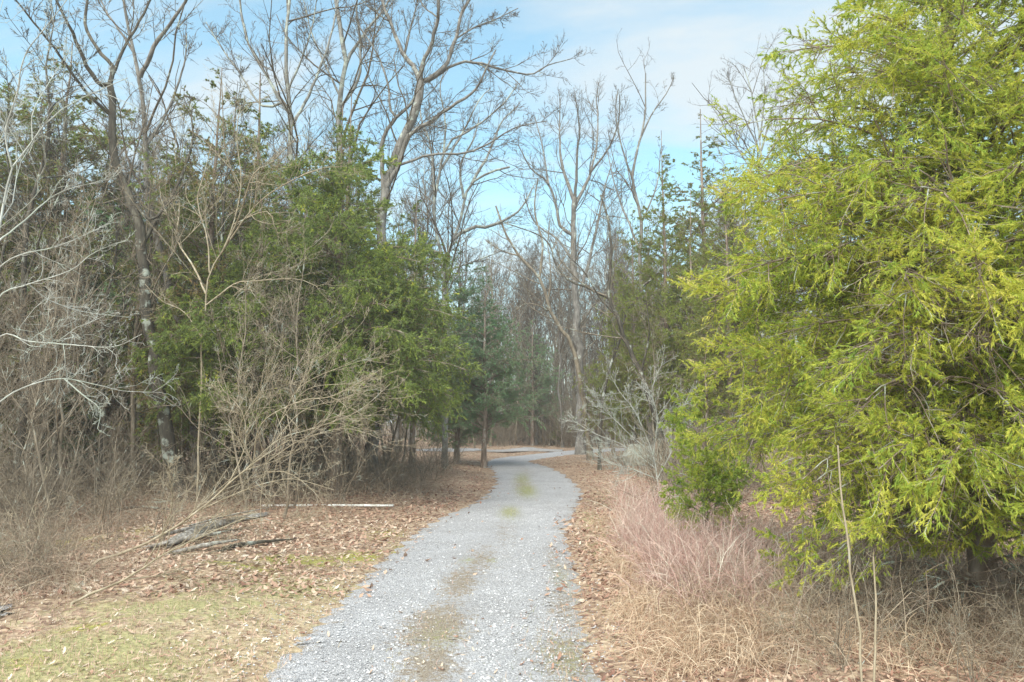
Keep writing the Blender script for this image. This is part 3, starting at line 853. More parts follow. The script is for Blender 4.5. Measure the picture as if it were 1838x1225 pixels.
# pale trees mid left, rising out of the cedars
traced('bare_tree', 'pale slender tree with wide spreading forks above the left cedars', 27,
       [([(524, 868), (522, 600), (520, 400), (521, 238), (521, 202), (516, 152), (513, 91), (519, 0), (522, -50)], 17, 6),
        ([(519, 215), (506, 187), (476, 132), (445, 76), (430, 0), (425, -50)], 8, 3),
        ([(521, 230), (545, 190), (582, 101), (602, 30), (610, -20)], 7, 3),
        ([(506, 187), (470, 190), (430, 130), (400, 90), (370, 40)], 6, 2),
        ([(516, 152), (540, 110), (560, 50), (570, -10)], 5, 2)], M_PALE, twmat=M_TWIG, thick=.85, counts=(11, 8, 5))
traced('bare_tree', 'pale upright tree whose twin tops leave the frame left of centre', 29,
       [([(612, 855), (611, 600), (608, 400), (608, 250), (610, 177), (620, 111), (610, 50), (602, 0), (598, -60)], 20, 8),
        ([(617, 130), (630, 96), (666, 45), (691, 15), (710, -30)], 8, 3),
        ([(610, 200), (640, 150), (648, 90), (640, 20), (645, -40)], 7, 3),
        ([(612, 170), (585, 120), (560, 60), (545, 0)], 6, 2)], M_PALE, twmat=M_TWIG, thick=.85, counts=(11, 8, 5))
# the big forked tree
traced('bare_tree', 'large grey tree forking widely against the sky, its long limb reaching right', 26,
       [([(668, 870), (672, 700), (680, 500), (690, 340), (701, 303), (721, 253), (737, 215), (752, 187), (755, 147)], 26, 17),
        ([(755, 150), (745, 125), (726, 101), (712, 70), (701, 40), (686, 0), (675, -50)], 12, 5),
        ([(755, 150), (757, 121), (777, 71), (785, 30), (787, 0), (790, -60)], 11, 5),
        ([(755, 155), (767, 147), (797, 121), (818, 71), (830, 20), (843, 0), (860, -60)], 11, 5),
        ([(690, 330), (716, 296), (731, 248), (767, 223), (802, 197), (853, 162), (873, 121), (890, 90)], 12, 3),
        ([(770, 147), (818, 116), (863, 114), (904, 126), (954, 134), (979, 119), (1025, 106)], 7, 2),
        ([(690, 340), (686, 258), (711, 212), (737, 187), (750, 165)], 11, 6),
        ([(711, 212), (701, 202), (696, 152), (681, 106), (661, 71), (640, 40)], 6, 2),
        ([(716, 296), (777, 278), (828, 276), (868, 263), (924, 230), (980, 218)], 6, 2),
        ([(726, 101), (735, 60), (745, 20), (760, -40)], 5, 2),
        ([(701, 40), (670, 20), (640, -10)], 4, 2),
        ([(818, 71), (850, 50), (890, 35), (930, 15)], 4, 2),
        ([(785, 30), (760, 10), (740, -30)], 4, 2)], M_GREY, twmat=M_TWIG, thick=.85, counts=(12, 9, 6), lens=(0.4, 0.5, 0.5))
traced('bare_tree', 'whitish double-stemmed tree just right of the tall green cedar', 31,
       [([(797, 848), (797, 600), (795, 480), (779, 380), (790, 310), (795, 280), (812, 250)], 10, 5),
        ([(785, 350), (772, 260), (755, 210), (757, 150)], 7, 2),
        ([(793, 300), (830, 240), (860, 180), (880, 160)], 6, 2),
        ([(795, 280), (800, 220), (790, 160), (800, 120)], 5, 2),
        ([(812, 250), (850, 230), (900, 190), (930, 150)], 5, 2)], M_PALE, twmat=M_TWIG, thick=.85, counts=(11, 8, 5))
traced('bare_tree', 'pale crooked tree arching right beside the drive, left of centre', 34,
       [([(800, 842), (801, 700), (803, 560), (803, 466), (818, 420), (830, 385), (833, 354), (848, 329), (868, 314), (915, 300)], 9, 4),
        ([(815, 430), (843, 410), (883, 405), (930, 380), (960, 330)], 8, 2),
        ([(833, 354), (826, 300), (850, 250), (860, 210)], 6, 2),
        ([(848, 329), (880, 270), (900, 220), (930, 190)], 6, 2),
        ([(803, 466), (777, 450), (750, 420)], 7, 3),
        ([(803, 490), (850, 470), (900, 450)], 4, 2)], M_PALE, twmat=M_TWIG, counts=(11, 6, 5))
# centre
traced('bare_tree', 'stout grey tree at the bend whose straight trunk rises from red leaf litter', 46,
       [([(1043, 815), (1043, 709), (1038, 606), (1033, 537), (1030, 469), (1029, 395), (1032, 354)], 21, 9),
        ([(1035, 540), (1052, 486), (1063, 441), (1073, 400), (1085, 340), (1100, 290)], 9, 2),
        ([(1030, 420), (1005, 405), (1000, 380), (984, 329), (954, 304), (930, 260)], 7, 2),
        ([(1031, 374), (1060, 309), (1073, 243), (1070, 172)], 8, 2),
        ([(1031, 360), (1010, 300), (1005, 263), (1005, 177)], 8, 2),
        ([(1032, 354), (1035, 290), (1040, 230), (1032, 170)], 7, 2),
        ([(1030, 469), (1000, 430), (960, 400), (940, 350)], 5, 2),
        ([(1060, 309), (1090, 270), (1110, 220), (1112, 170)], 5, 2),
        ([(984, 329), (975, 270), (960, 210)], 4, 2)], M_GREY, twmat=M_TWIG, thick=.9, counts=(12, 8, 6), lens=(0.45, 0.5, 0.5), trop=0.1)
traced('bare_tree', 'dark mossy trunk leaning left over the pale shrub, with a long arched limb', 30,
       [([(1196, 852), (1180, 760), (1169, 722), (1152, 674), (1121, 606), (1111, 571), (1093, 537), (1095, 486), (1097, 434), (1090, 390), (1078, 350)], 12, 3.5),
        ([(1093, 537), (1056, 517), (1021, 503), (997, 475), (987, 441), (963, 420), (905, 400)], 5, 2),
        ([(1111, 571), (1080, 540), (1050, 490), (1020, 460)], 4, 1.5),
        ([(1152, 674), (1165, 600), (1160, 540)], 4, 1.5)], M_DARK, counts=(8, 6, 4), twmat=M_BROWN)
traced('bare_tree', 'brown trunk leaning left from behind the stout central tree', 40,
       [([(1060, 826), (1045, 700), (1028, 623), (1008, 592), (987, 554), (970, 503), (932, 458), (908, 420), (890, 370)], 11, 3),
        ([(970, 503), (975, 440), (960, 380), (965, 320)], 5, 2),
        ([(987, 554), (950, 545), (920, 560)], 3, 1.5),
        ([(932, 458), (900, 450), (870, 430)], 3, 1.5)], M_BROWN, counts=(9, 6, 4))
traced('bare_tree', 'thin dark stem rising beside the leaning mossy trunk', 33,
       [([(1076, 840), (1078, 760), (1083, 715), (1097, 654), (1114, 606), (1125, 540)], 6, 3),
        ([(1097, 654), (1070, 620), (1050, 590)], 3, 1.5)], M_DARK, counts=(7, 5, 3))
traced('bare_tree', 'straight slim trunk left of the tall narrow olive cedar', 36,
       [([(1167, 832), (1165, 709), (1162, 640), (1155, 571), (1148, 469), (1152, 400), (1137, 334), (1137, 304), (1147, 253), (1157, 218), (1159, 132)], 12, 2),
        ([(1147, 253), (1172, 202), (1195, 170), (1210, 140)], 4, 1.5),
        ([(1137, 320), (1115, 260), (1105, 200), (1110, 160)], 4, 1.5),
        ([(1150, 450), (1120, 380), (1100, 320), (1090, 270)], 5, 1.5),
        ([(1152, 400), (1180, 330), (1185, 270)], 4, 1.5)], M_GREY, twmat=M_TWIG, counts=(9, 6, 5))
traced('bare_tree', 'fine-twigged far tree fanning against the sky beside the bright cedar', 48,
       [([(1368, 812), (1366, 500), (1365, 273), (1355, 202), (1345, 150), (1334, 118)], 13, 2),
        ([(1365, 280), (1340, 220), (1318, 170), (1305, 130)], 4, 1.2),
        ([(1365, 280), (1380, 220), (1395, 160), (1405, 120)], 4, 1.2),
        ([(1360, 240), (1372, 180), (1370, 120)], 4, 1.2),
        ([(1365, 300), (1395, 250), (1420, 200), (1430, 150)], 4, 1.2),
        ([(1365, 330), (1320, 260), (1290, 210), (1270, 180)], 4, 1.2)], M_PALE, twmat=M_TWIG, thick=.85, counts=(11, 8, 5), trop=0.12)
# far-left lichened small tree, close
fl = 7.2
traced('small_tree', 'pale lichen-covered small tree reaching its branches in from the left edge', fl,
       [([(-70, 1190), (-50, 900), (-30, 600), (0, 400), (15, 324), (20, 303), (51, 263), (86, 218), (126, 187), (167, 167), (230, 140)], 17, 2, 0.8),
        ([(18, 310), (10, 240), (30, 170), (45, 100), (90, 40), (120, 0), (150, -40)], 5.5, 1.5),
        ([(-10, 430), (40, 400), (100, 350), (160, 330), (210, 320)], 6, 1.5),
        ([(-30, 600), (0, 531), (50, 511), (126, 486), (167, 455), (230, 430)], 5.5, 1.5),
        ([(-40, 700), (0, 605), (51, 613), (138, 620), (204, 623), (255, 600)], 5.5, 1.5),
        ([(-45, 780), (0, 722), (41, 697), (107, 680), (178, 692), (220, 702), (290, 705)], 5.5, 1.5),
        ([(115, 685), (150, 710), (180, 735), (175, 770)], 5, 2),
        ([(50, 511), (90, 540), (150, 560), (230, 570)], 4, 1.5),
        ([(-20, 500), (30, 460), (110, 440), (200, 400)], 5, 1.5),
        ([(0, 400), (-10, 300), (0, 200), (-10, 80), (10, -20)], 5.5, 1.5),
        ([(51, 263), (60, 200), (100, 130), (130, 80)], 4, 1.5)], M_LICHEN, thick=.62, counts=(10, 6, 3), lens=(0.42, 0.5, 0.5), rtip=0.0028, wander=0.22, trop=0.03, spread=0.5)
# tan sapling in front of the left cedars
traced('sapling', 'tan leafless sapling with upswept whippy branches in front of the left cedars', 18,
       [([(352, 938), (356, 800), (361, 700), (362, 607), (369, 557), (374, 496), (400, 450), (420, 400), (433, 329), (425, 243), (432, 190)], 5, 2),
        ([(400, 450), (425, 400), (455, 314), (486, 293), (536, 243)], 5, 1.3),
        ([(400, 450), (455, 374), (506, 334), (572, 304), (610, 300)], 4, 1.3),
        ([(369, 557), (420, 510), (445, 506), (531, 501), (570, 515)], 4, 1.3),
        ([(370, 530), (349, 481), (319, 430), (322, 370), (314, 273), (318, 220)], 5, 1.3),
        ([(374, 496), (372, 430), (355, 360), (370, 300), (385, 240)], 4, 1.3),
        ([(365, 590), (430, 540), (480, 560), (545, 570)], 4, 1.3),
        ([(362, 607), (330, 560), (290, 540), (260, 510)], 3, 1.2),
        ([(433, 340), (405, 270), (400, 200), (398, 140)], 3, 1.2),
        ([(420, 400), (480, 380), (500, 420), (540, 400)], 3, 1.2)], M_TAN, thick=.8, counts=(11, 7, 4), lens=(0.5, 0.5, 0.5), rtip=0.0045, wander=0.17, trop=0.05, spread=0.5)
# two leaning saplings at lower left
traced('leaning_sapling', 'pale sapling bent low across the log, upper of the two leaning stems', 11.2,
       [([(148, 1030), (175, 1008), (230, 990), (300, 955), (360, 915), (410, 870), (455, 832), (520, 790)], 7, 2.2, 0.8),
        ([(410, 870), (440, 800), (435, 740), (400, 700), (390, 680)], 3, 1.3),
        ([(440, 845), (500, 790), (560, 770), (640, 740), (700, 690)], 3, 1.3),
        ([(455, 832), (470, 760), (540, 720), (600, 710), (690, 660)], 3, 1.3),
        ([(360, 915), (440, 880), (520, 860), (600, 880)], 3, 1.2),
        ([(300, 955), (360, 930), (460, 930), (540, 950)], 2.5, 1.1),
        ([(455, 832), (430, 770), (470, 700), (500, 650)], 3, 1.2)], M_TAN, thick=.8, counts=(13, 7, 4), lens=(0.5, 0.5, 0.5), rtip=0.0032, wander=0.15, trop=0.02, cat='sapling', spread=0.5)
traced('leaning_sapling', 'pale sapling lying lowest across the verge, lower of the two leaning stems', 9.7,
       [([(130, 1082), (160, 1068), (220, 1042), (260, 1018), (300, 992), (370, 960), (440, 930)], 6, 2, 0.6),
        ([(220, 1042), (300, 1030), (360, 1010), (430, 1015)], 3, 1.2),
        ([(260, 1018), (290, 960), (310, 900), (300, 840)], 3, 1.2),
        ([(160, 1068), (150, 1060), (125, 1050)], 3, 1.3)], M_TAN, thick=.8, counts=(13, 7, 4), lens=(0.5, 0.5, 0.5), rtip=0.003, wander=0.15, trop=0.02, cat='sapling', spread=0.5)
# arching tan bush below the green cedar
traced('tan_shrub', 'tan shrub with long arching twigs fanning right below the tall green cedar', 14.5,
       [([(470, 965), (468, 900), (475, 850), (490, 790), (510, 740)], 3.5, 2),
        ([(490, 800), (540, 740), (600, 720), (680, 700), (710, 740)], 4, 1.3),
        ([(500, 760), (550, 700), (620, 690), (690, 690)], 4, 1.3),
        ([(480, 830), (540, 790), (620, 770), (690, 790)], 4, 1.3),
        ([(510, 740), (560, 660), (610, 620), (650, 580)], 3, 1.2),
        ([(505, 745), (545, 690), (640, 650), (700, 640)], 4, 1.3),
        ([(470, 870), (440, 800), (420, 740), (400, 690)], 4, 1.3),
        ([(475, 850), (520, 850), (570, 890), (590, 930)], 4, 1.3),
        ([(480, 830), (460, 760), (470, 680), (490, 600)], 4, 1.3)], M_TAN, thick=.42, counts=(8, 6, 4), lens=(0.5, 0.5, 0.5), rtip=0.0038, wander=0.13, trop=0.0, cat='shrub', spread=0.5)
# pale shrub right of centre
traced('pale_shrub', 'pale silvery shrub with spiky twigs right of the drive', 20,
       [([(1185, 906), (1180, 860), (1170, 810), (1150, 760)], 6, 3),
        ([(1175, 840), (1120, 800), (1070, 780), (1028, 755)], 4, 1.5),
        ([(1172, 820), (1120, 770), (1080, 730), (1060, 700)], 4, 1.5),
        ([(1165, 800), (1140, 740), (1110, 700), (1090, 660)], 4, 1.5),
        ([(1172, 820), (1180, 750), (1170, 700), (1190, 650)], 4, 1.5),
        ([(1180, 860), (1210, 800), (1220, 750), (1240, 700)], 4, 1.5),
        ([(1180, 860), (1130, 840), (1090, 830), (1060, 800)], 4, 1.5)], M_LICHEN, thick=.5, counts=(15, 7, 4), lens=(0.5, 0.5, 0.5), rtip=0.0045, wander=0.1, trop=0.03, cat='shrub', spread=0.5)

# --- procedural bare tree prototypes
def bare_proto(name, Hh, rt, mat, nl, label, group, cat, loc, counts=(10, 8), crook=0.3, low=0.3, la=0.6, ll=0.42, rtip=0.010, trop=0.09):
    M = 14
    zt = np.linspace(-0.1, Hh, M)
    tr = np.c_[np.cumsum(rng.standard_normal(M)) * crook * 0.3, np.cumsum(rng.standard_normal(M)) * crook * 0.3, zt]; tr[0, :2] = 0; tr[:, :2] -= tr[0, :2]
    trr = rt * (1 - zt / Hh * 0.93)
    trr[0] *= 1.4
    t = thing(name, loc, label, cat, group)
    v, f = tubes(tr[None], trr[None], 8, 0.05)
    obj('trunk', mk_mesh('trunk', v, f, mat, smooth=True), t)
    P1, R1 = grow(tr[None], trr[None], nl, low, 0.98, ll, la, 9, 0.13, trop, rk=0.55, rmin=rtip, rlen=0.010, lfall=0.55)
    P2, R2_ = grow(P1, R1, counts[0], 0.15, 1.0, 0.45, 0.7, 6, 0.16, trop, rmin=rtip * 0.8, rlen=0.013)
    P3, R3 = grow(P2, R2_, int(counts[1] * 1.8), 0.15, 1.0, 0.5, 0.7, 3, 0.18, trop, rmin=rtip * 0.7, rlen=0.013)
    v, f, _ = join([tubes(P1, R1, 5), tubes(P2, R2_, 3), ribbons(P3, R3)])
    obj('crown', mk_mesh('crown', v, f, M_TWIG if mat in (M_PALE, M_GREY) else mat, smooth=True), t)
    return t

GB = 'bare trees deep in the woods'
LB = ['grey leafless tree standing deep in the winter woods', 'brown slender leafless tree standing deep in the winter woods', 'pale leafless tree standing deep in the winter woods']
protos = []
for k, (hh, rt, mt, nl, sp) in enumerate(((17, .13, M_GREY, 28, (460, 40)), (15, .09, M_BROWN, 24, (150, 34)), (18, .13, M_PALE, 28, (1090, 58)), (14, .09, M_GREY, 20, (1010, 55)), (16, .13, M_BROWN, 24, (880, 56)))):
    protos.append((bare_proto('bare_tree', hh, rt, mt, nl, LB[(0, 1, 2, 0, 1)[k]], GB, 'bare tree', base_on(*sp), low=0.3 if k != 3 else 0.5), hh, (0, 1, 2, 0, 1)[k]))
def corridor_clear(px, d):
    """keep drive, clearing and the sky gap free of trunks"""
    if d < 52 and 815 < px < 1075: return False
    if d < 16: return False
    p = at(px, 745, d)
    return road_dist(np.array([p[0]]), np.array([p[1]]))[0] > 1.5
cnt = 0
while cnt < 235:
    d = 20 + 85 * random.random() ** 0.8
    px = random.uniform(-450, 2250)
    if not corridor_clear(px, d): continue
    if 815 < px < 1300 and d < 56: continue
    if 480 < px < 815 and d < 30: continue
    pr, hh, li = random.choice(protos)
    top = random.uniform(190, 430) if px < 850 else (random.uniform(330, 470) if px < 1080 else random.uniform(280, 430))
    if d > 70: top += 90
    Hm = CAMH + (745 - top) * d / F
    s = Hm / hh
    if s > 1.35: s = 1.35 * random.uniform(.8, 1)
    if s < 0.45: s = 0.45
    dup(pr, base_on(px, d), random.uniform(0, 6.28), (max(s, .6), max(s, .6), s), LB[li], GB)
    cnt += 1

for k in range(60):
    px = random.uniform(1040, 1500) if k < 30 else random.uniform(810, 1120); d = random.uniform(57, 90)
    pr, hh, li = random.choice(protos)
    dup(pr, base_on(px, d), random.uniform(0, 6.28), random.uniform(.7, 1.1), LB[li], GB)
# thin trunks behind the clearing and poles in the left woods
thin = bare_proto('slender_tree', 9, .055, M_BROWN, 14, 'slender brown young tree crowding the woods behind the clearing', 'slender young trees in the woods', 'young tree', base_on(985, 57), counts=(6, 4), low=.2, ll=.3, rtip=.008)
thin2 = bare_proto('slender_tree', 7, .036, M_BROWN, 22, 'slender brown young tree crowding the left woods', 'slender young trees in the left woods', 'young tree', base_on(120, 20), counts=(7, 5), low=.12, ll=.38, rtip=.007)
for k in range(70):
    px = random.uniform(800, 1120); d = random.uniform(54, 80)
    dup(thin, base_on(px, d), random.uniform(0, 6.28), random.uniform(.7, 1.3), 'slender brown young tree crowding the woods behind the clearing', 'slender young trees in the woods')
k = 0
while k < 140:
    px = random.uniform(-150, 760); d = random.uniform(14, 38)
    if px > 560 and d < 22: continue
    if 190 < px < 450 and d < 21: continue
    if not corridor_clear(px, d + 3): continue
    p = base_on(px, d)
    if road_dist(p[:1], p[1:2])[0] < 3.2: continue
    dup(thin2, p, random.uniform(0, 6.28), random.uniform(.6, 1.25), 'slender brown young tree crowding the left woods', 'slender young trees in the left woods'); k += 1
for k in range(34):
    px = random.uniform(1150, 2000); d = random.uniform(15, 40)
    if px < 1330 and d < 26: d += 13
    dup(thin2, base_on(px, d), random.uniform(0, 6.28), random.uniform(.6, 1.2), 'slender brown young tree in the woods right of the drive', 'slender young trees in the right woods', {'trunk': M_BROWN, 'crown': M_BROWN})

# far-off wood that reads as one mass
K = 3400
yy = 66 + 80 * rng.random(K); xx = rng.uniform(-1, 1, K) * (yy * .95 + 8)
hh = rng.uniform(4, 15, K) * np.clip(1.15 - (yy - 72) / 200, .5, 1.2)
P = np.empty((K, 5, 3)); P[:, 0] = np.c_[xx, yy, np.full(K, -.1)]
D_ = unit(np.c_[.06 * rng.standard_normal((K, 2)), np.ones(K)])
for k in range(1, 5):
    D_ = unit(D_ + np.c_[.07 * rng.standard_normal((K, 2)), np.zeros(K)]); P[:, k] = P[:, k - 1] + D_ * (hh / 4)[:, None]
RR = (hh * .0065)[:, None] * np.linspace(1, .25, 5)[None]
P1, R1 = grow(P, RR, 7, .15, 1, .28, .7, 3, .15, .08, rmin=.016, rlen=.012)
P2, R2_ = grow(P1, R1, 2, .2, 1, .6, .7, 2, .15, .05, rmin=.014, rlen=.012)
v, f, _ = join([tubes(P, RR, 3), ribbons(P1, R1), ribbons(P2, R2_)])
obj('distant_woods', mk_mesh('distant_woods', v, f, M_BROWN), kind='stuff', label='far brown leafless woods massed behind everything')

dk = bare_proto('bare_tree', 13, .10, M_DARK, 14, 'dark upright trunk in the left woods', 'dark upright trunks in the left woods', 'bare tree', base_on(28, 17), low=.35, ll=.3)
for px, d, s_, lab in ((75, 22, .9, 'dark upright trunk in the left woods'), (112, 18.5, .8, 'dark upright trunk in the left woods'), (150, 24, 1, 'dark upright trunk in the left woods'), (178, 19.5, .75, 'dark upright trunk in the left woods'), (212, 27, 1, 'dark upright trunk in the left woods'), (243, 21, .8, 'dark upright trunk in the left woods'), (285, 26, 1, 'dark upright trunk in the left woods'), (385, 20, .9, 'dark upright trunk in the left woods'), (418, 24, .9, 'dark upright trunk in the left woods'), (455, 28, 1, 'dark upright trunk in the left woods'), (-20, 20, .9, 'dark upright trunk in the left woods'), (560, 27, 1, 'dark upright trunk in the left woods')):
    dup(dk, base_on(px, d), random.uniform(0, 6.28), s_, lab, 'dark upright trunks in the left woods')

# --- shrubs: many stems from one foot
def shrub_proto(name, nst, Hh, mat, label, group, loc, spread=0.45, counts=(6, 4), wander=0.1, arch=-0.04, r0=0.009, rtip=0.0035):
    az_ = rng.uniform(0, 6.28, nst); inc = np.abs(rng.normal(spread, 0.2, nst))
    D = np.c_[np.cos(az_) * np.sin(inc), np.sin(az_) * np.sin(inc), np.cos(inc)]
    M = 8
    L = Hh * rng.uniform(0.6, 1.1, nst)
    P = np.empty((nst, M, 3)); P[:, 0] = np.c_[rng.normal(0, .12, (nst, 2)), np.full(nst, -.05)]
    for k in range(1, M):
        D = unit(D + wander * rng.standard_normal((nst, 3)) + np.array([0, 0, arch * k * 0.5]))
        P[:, k] = P[:, k - 1] + D * (L / (M - 1))[:, None]
    RR = r0 * rng.uniform(.7, 1.3, (nst, 1)) * np.linspace(1, .35, M)[None]
    P1, R1 = grow(P, RR, counts[0], .2, 1, .45, .6, 5, .14, 0.02, rmin=rtip, rlen=.008)
    P2, R2_ = grow(P1, R1, counts[1] * 2, .15, 1, .5, .6, 3, .15, 0.02, rmin=rtip * .8, rlen=.008)
    t = thing(name, loc, label, 'shrub', group)
    v, f = tubes(P, RR, 4)
    obj('stems', mk_mesh('stems', v, f, mat, smooth=True), t)
    v, f, _ = join([tubes(P1, R1, 3), ribbons(P2, R2_)])
    obj('twigs', mk_mesh('twigs', v, f, mat, smooth=True), t)
    return t
GS = 'bare shrubs of the left undergrowth'; LS = 'leafless brown shrub tangled in the undergrowth left of the drive'
s1 = shrub_proto('bare_shrub', 14, 2.6, M_BROWN, LS, GS, base_on(610, 19), r0=.011)
s2 = shrub_proto('bare_shrub', 12, 1.8, M_TAN, LS, GS, base_on(60, 11.5), spread=.6, arch=-.08)
s3 = shrub_proto('bare_shrub', 16, 2.2, M_BROWN, LS, GS, base_on(700, 22), spread=.5)
k = 0
while k < 190:
    px = random.uniform(-250, 815); d = 10.5 + 26 * random.random() ** 1.3
    p = base_on(px, d)
    rd = road_dist(p[:1], p[1:2])[0]
    if rd < 2.6 or (d < 13 and px > 120): continue
    if 120 < px < 470 and d < 17 and random.random() < .85: continue
    if 430 < px < 730 and d < 20.5: continue
    pr = random.choice((s1, s3, s1, s2) if d > 13 else (s2, s3))
    dup(pr, p, random.uniform(0, 6.28), random.uniform(.6, 1.25) * (0.65 if rd < 4 or d < 14 else 1), LS, GS); k += 1
for px, d in ((1420, 7.6), (1500, 6.9), (1640, 7.2), (1720, 6.6), (1830, 7.0), (1560, 8.2), (1900, 8), (1330, 8.6)):
    dup(random.choice((s1, s2, s3)), base_on(px, d), random.uniform(0, 6.28), random.uniform(.3, .5), 'low leafless shrub tangled below the big bright cedar', 'low shrubs below the bright cedar')
# row of brush just under the green cedar
for px, d in ((560, 19.5), (600, 18.8), (640, 19.8), (680, 20.5), (720, 22), (752, 23.5), (775, 25.5), (795, 27.5), (650, 22), (700, 24), (540, 18), (585, 21), (745, 26), (770, 28), (720, 24.5), (805, 31)):
    dup(random.choice((s1, s3)), base_on(px, max(d, 20.3)), random.uniform(0, 6.28), random.uniform(.55, .8), LS, GS)
GR = 'bare shrubs right of the drive'; LR_ = 'leafless reddish-brown shrub in the brush right of the drive'
MATR = {'stems': M_BROWN, 'twigs': M_BROWN}
k = 0
while k < 60:
    px = random.uniform(1180, 2050); d = 9 + 24 * random.random() ** 1.2
    if d < 18 and px < 1400: continue
    p = base_on(px, d)
    dup(random.choice((s1, s3)), p, random.uniform(0, 6.28), random.uniform(.5, 1.1) * (.6 if d < 13 else 1), LR_, GR, MATR); k += 1
for px, d, s_ in ((1150, 29, .85), (1118, 31, .8), (1185, 27, .9), (1095, 33, .7), (1215, 25, .8)):
    dup(s1, base_on(px, d), random.uniform(0, 6.28), s_, 'pale twiggy shrub clustered round the pale silvery shrub', 'pale shrubs right of the bend', {'stems': M_LICHEN, 'twigs': M_TAN})
GF = 'bare shrubs behind the clearing'; LF = 'brown leafless shrub at the edge of the woods behind the clearing'
for k in range(110):
    px = random.uniform(780, 1160); d = random.uniform(54.5, 72)
    dup(random.choice((s1, s3)), base_on(px, d), random.uniform(0, 6.28), random.uniform(1.0, 2.2), LF, GF)

# ------------------------------------------------------------------ fallen log, pipe, rock, stakes
def rough_log(P, Rv, sides, mat, name, parent, off):
    P = smooth_line(np.array(P), 22); Rv = np.interp(np.linspace(0, 1, 22), np.linspace(0, 1, len(Rv)), Rv)
    K, M = 1, 22
    T = unit(np.gradient(P, axis=0)); N = unit(np.cross(T, [0, 0, 1.0])); B = np.cross(T, N)
    ang = np.arange(sides) * 6.2832 / sides
    prof = 1 + 0.25 * rng.standard_normal(sides)
    V = []
    for i in range(M):
        r = Rv[i] * prof * (1 + .12 * rng.standard_normal(sides))
        if i in (0, M - 1): r = r * .8
        axial = (0.18 * rng.standard_normal(sides) if i in (0, M - 1) else np.zeros(sides))[:, None] * T[i]
        V.append(P[i] + r[:, None] * (np.cos(ang)[:, None] * N[i] + 0.8 * np.sin(ang)[:, None] * B[i]) + axial)
    V = np.concatenate(V + [P[[0]] + T[0] * .12, P[[-1]] - T[-1] * .12])
    s = np.arange(sides); s2_ = (s + 1) % sides
    f = np.concatenate([np.stack([i * sides + s, i * sides + s2_, (i + 1) * sides + s2_, (i + 1) * sides + s], 1) for i in range(M - 1)])
    c0, c1 = len(V) - 2, len(V) - 1
    f3 = np.concatenate([np.stack([s2_, s, np.full(sides, c0)], 1), np.stack([(M - 1) * sides + s, (M - 1) * sides + s2_, np.full(sides, c1)], 1)])
    return obj(name, mk_mesh(name, V - off, [f, f3], mat), parent)
def gp(px, py, h=0.0):
    g = gnd(px, py)
    return np.array([g[0], g[1], float(gh(g[0], g[1])) + h])
lo = gp(370, 992)
t = thing('fallen_log', lo, 'weathered grey split log rotting at the edge of the woods', 'log')
rough_log([gp(300, 1000, .08), gp(350, 985, .12), gp(410, 968, .2), (gp(470, 962, .28))], [.07, .10, .09, .04], 12, M_WOOD, 'log_body', t, lo)
for a, b_, w in (((280, 990, .12), (480, 958, .34), .035), ((265, 1003, .06), (400, 985, .16), .05), ((330, 990, .25), (478, 955, .40), .02), ((310, 1008, .05), (430, 990, .12), .03)):
    A, B_ = gp(*a), gp(*b_)
    rough_log([A, (A + B_) / 2 + [0, 0, .02], B_], [w, w * 1.3, w * .5], 7, M_WOOD, 'splinter', t, lo)
lo = gp(450, 985)
t = thing('fallen_branch', lo, 'dark rotten branch lying against the split log', 'branch')
rough_log([gp(395, 1000, .05), gp(440, 990, .06), gp(520, 975, .05)], [.06, .05, .02], 9, M_DARK, 'branch_body', t, lo)
lo = gp(250, 940)
t = thing('fallen_branch', lo, 'dark dead branch lying in leaf litter below the crooked trunk', 'branch')
rough_log([gp(200, 938, .06), gp(245, 936, .1), gp(320, 936, .05)], [.05, .04, .02], 8, M_DARK, 'branch_body', t, lo)
lo = gp(135, 830)
t = thing('fallen_branch', lo, 'long dark fallen limb deep in the left woods', 'branch')
rough_log([gp(112, 872, .5), gp(150, 872, .42), gp(210, 874, .3)], [.08, .07, .04], 8, M_DARK, 'branch_body', t, lo)

A, B_ = gp(470, 922, .10), gp(706, 921, .08)
lo = (A + B_) / 2
v, f = tubes(smooth_line(np.array([A, lo + [0, 0, .01], B_]), 10)[None] - lo, np.full((1, 10), .030), 10)
o = obj('white_pipe', mk_mesh('white_pipe', v, f, M_WHITE, smooth=True), label='thin straight white pipe lying on the leaves under the tall green cedar', category='pipe')
o.location = tuple(lo)
mdf = o.modifiers.new('wall', 'SOLIDIFY'); mdf.thickness = 0.004

# lichened boulder half hidden in the shrub
lo = base_on(1145, 35)
import bmesh
bm = bmesh.new(); bmesh.ops.create_icosphere(bm, subdivisions=4, radius=1)
for vv in bm.verts:
    p = np.array(vv.co)[None]
    s = 1 + .10 * snoise(p, .8, 3)[0] + .04 * snoise(p, .25, 4)[0]
    vv.co = (vv.co.x * .78 * s, vv.co.y * .6 * s, vv.co.z * .62 * s + .45)
me = bpy.data.meshes.new('boulder'); bm.to_mesh(me); bm.free(); me.materials.append(M_ROCK)
o = obj('boulder', me, label='rounded lichen-covered boulder half hidden behind the pale shrub', category='boulder'); o.location = tuple(lo)

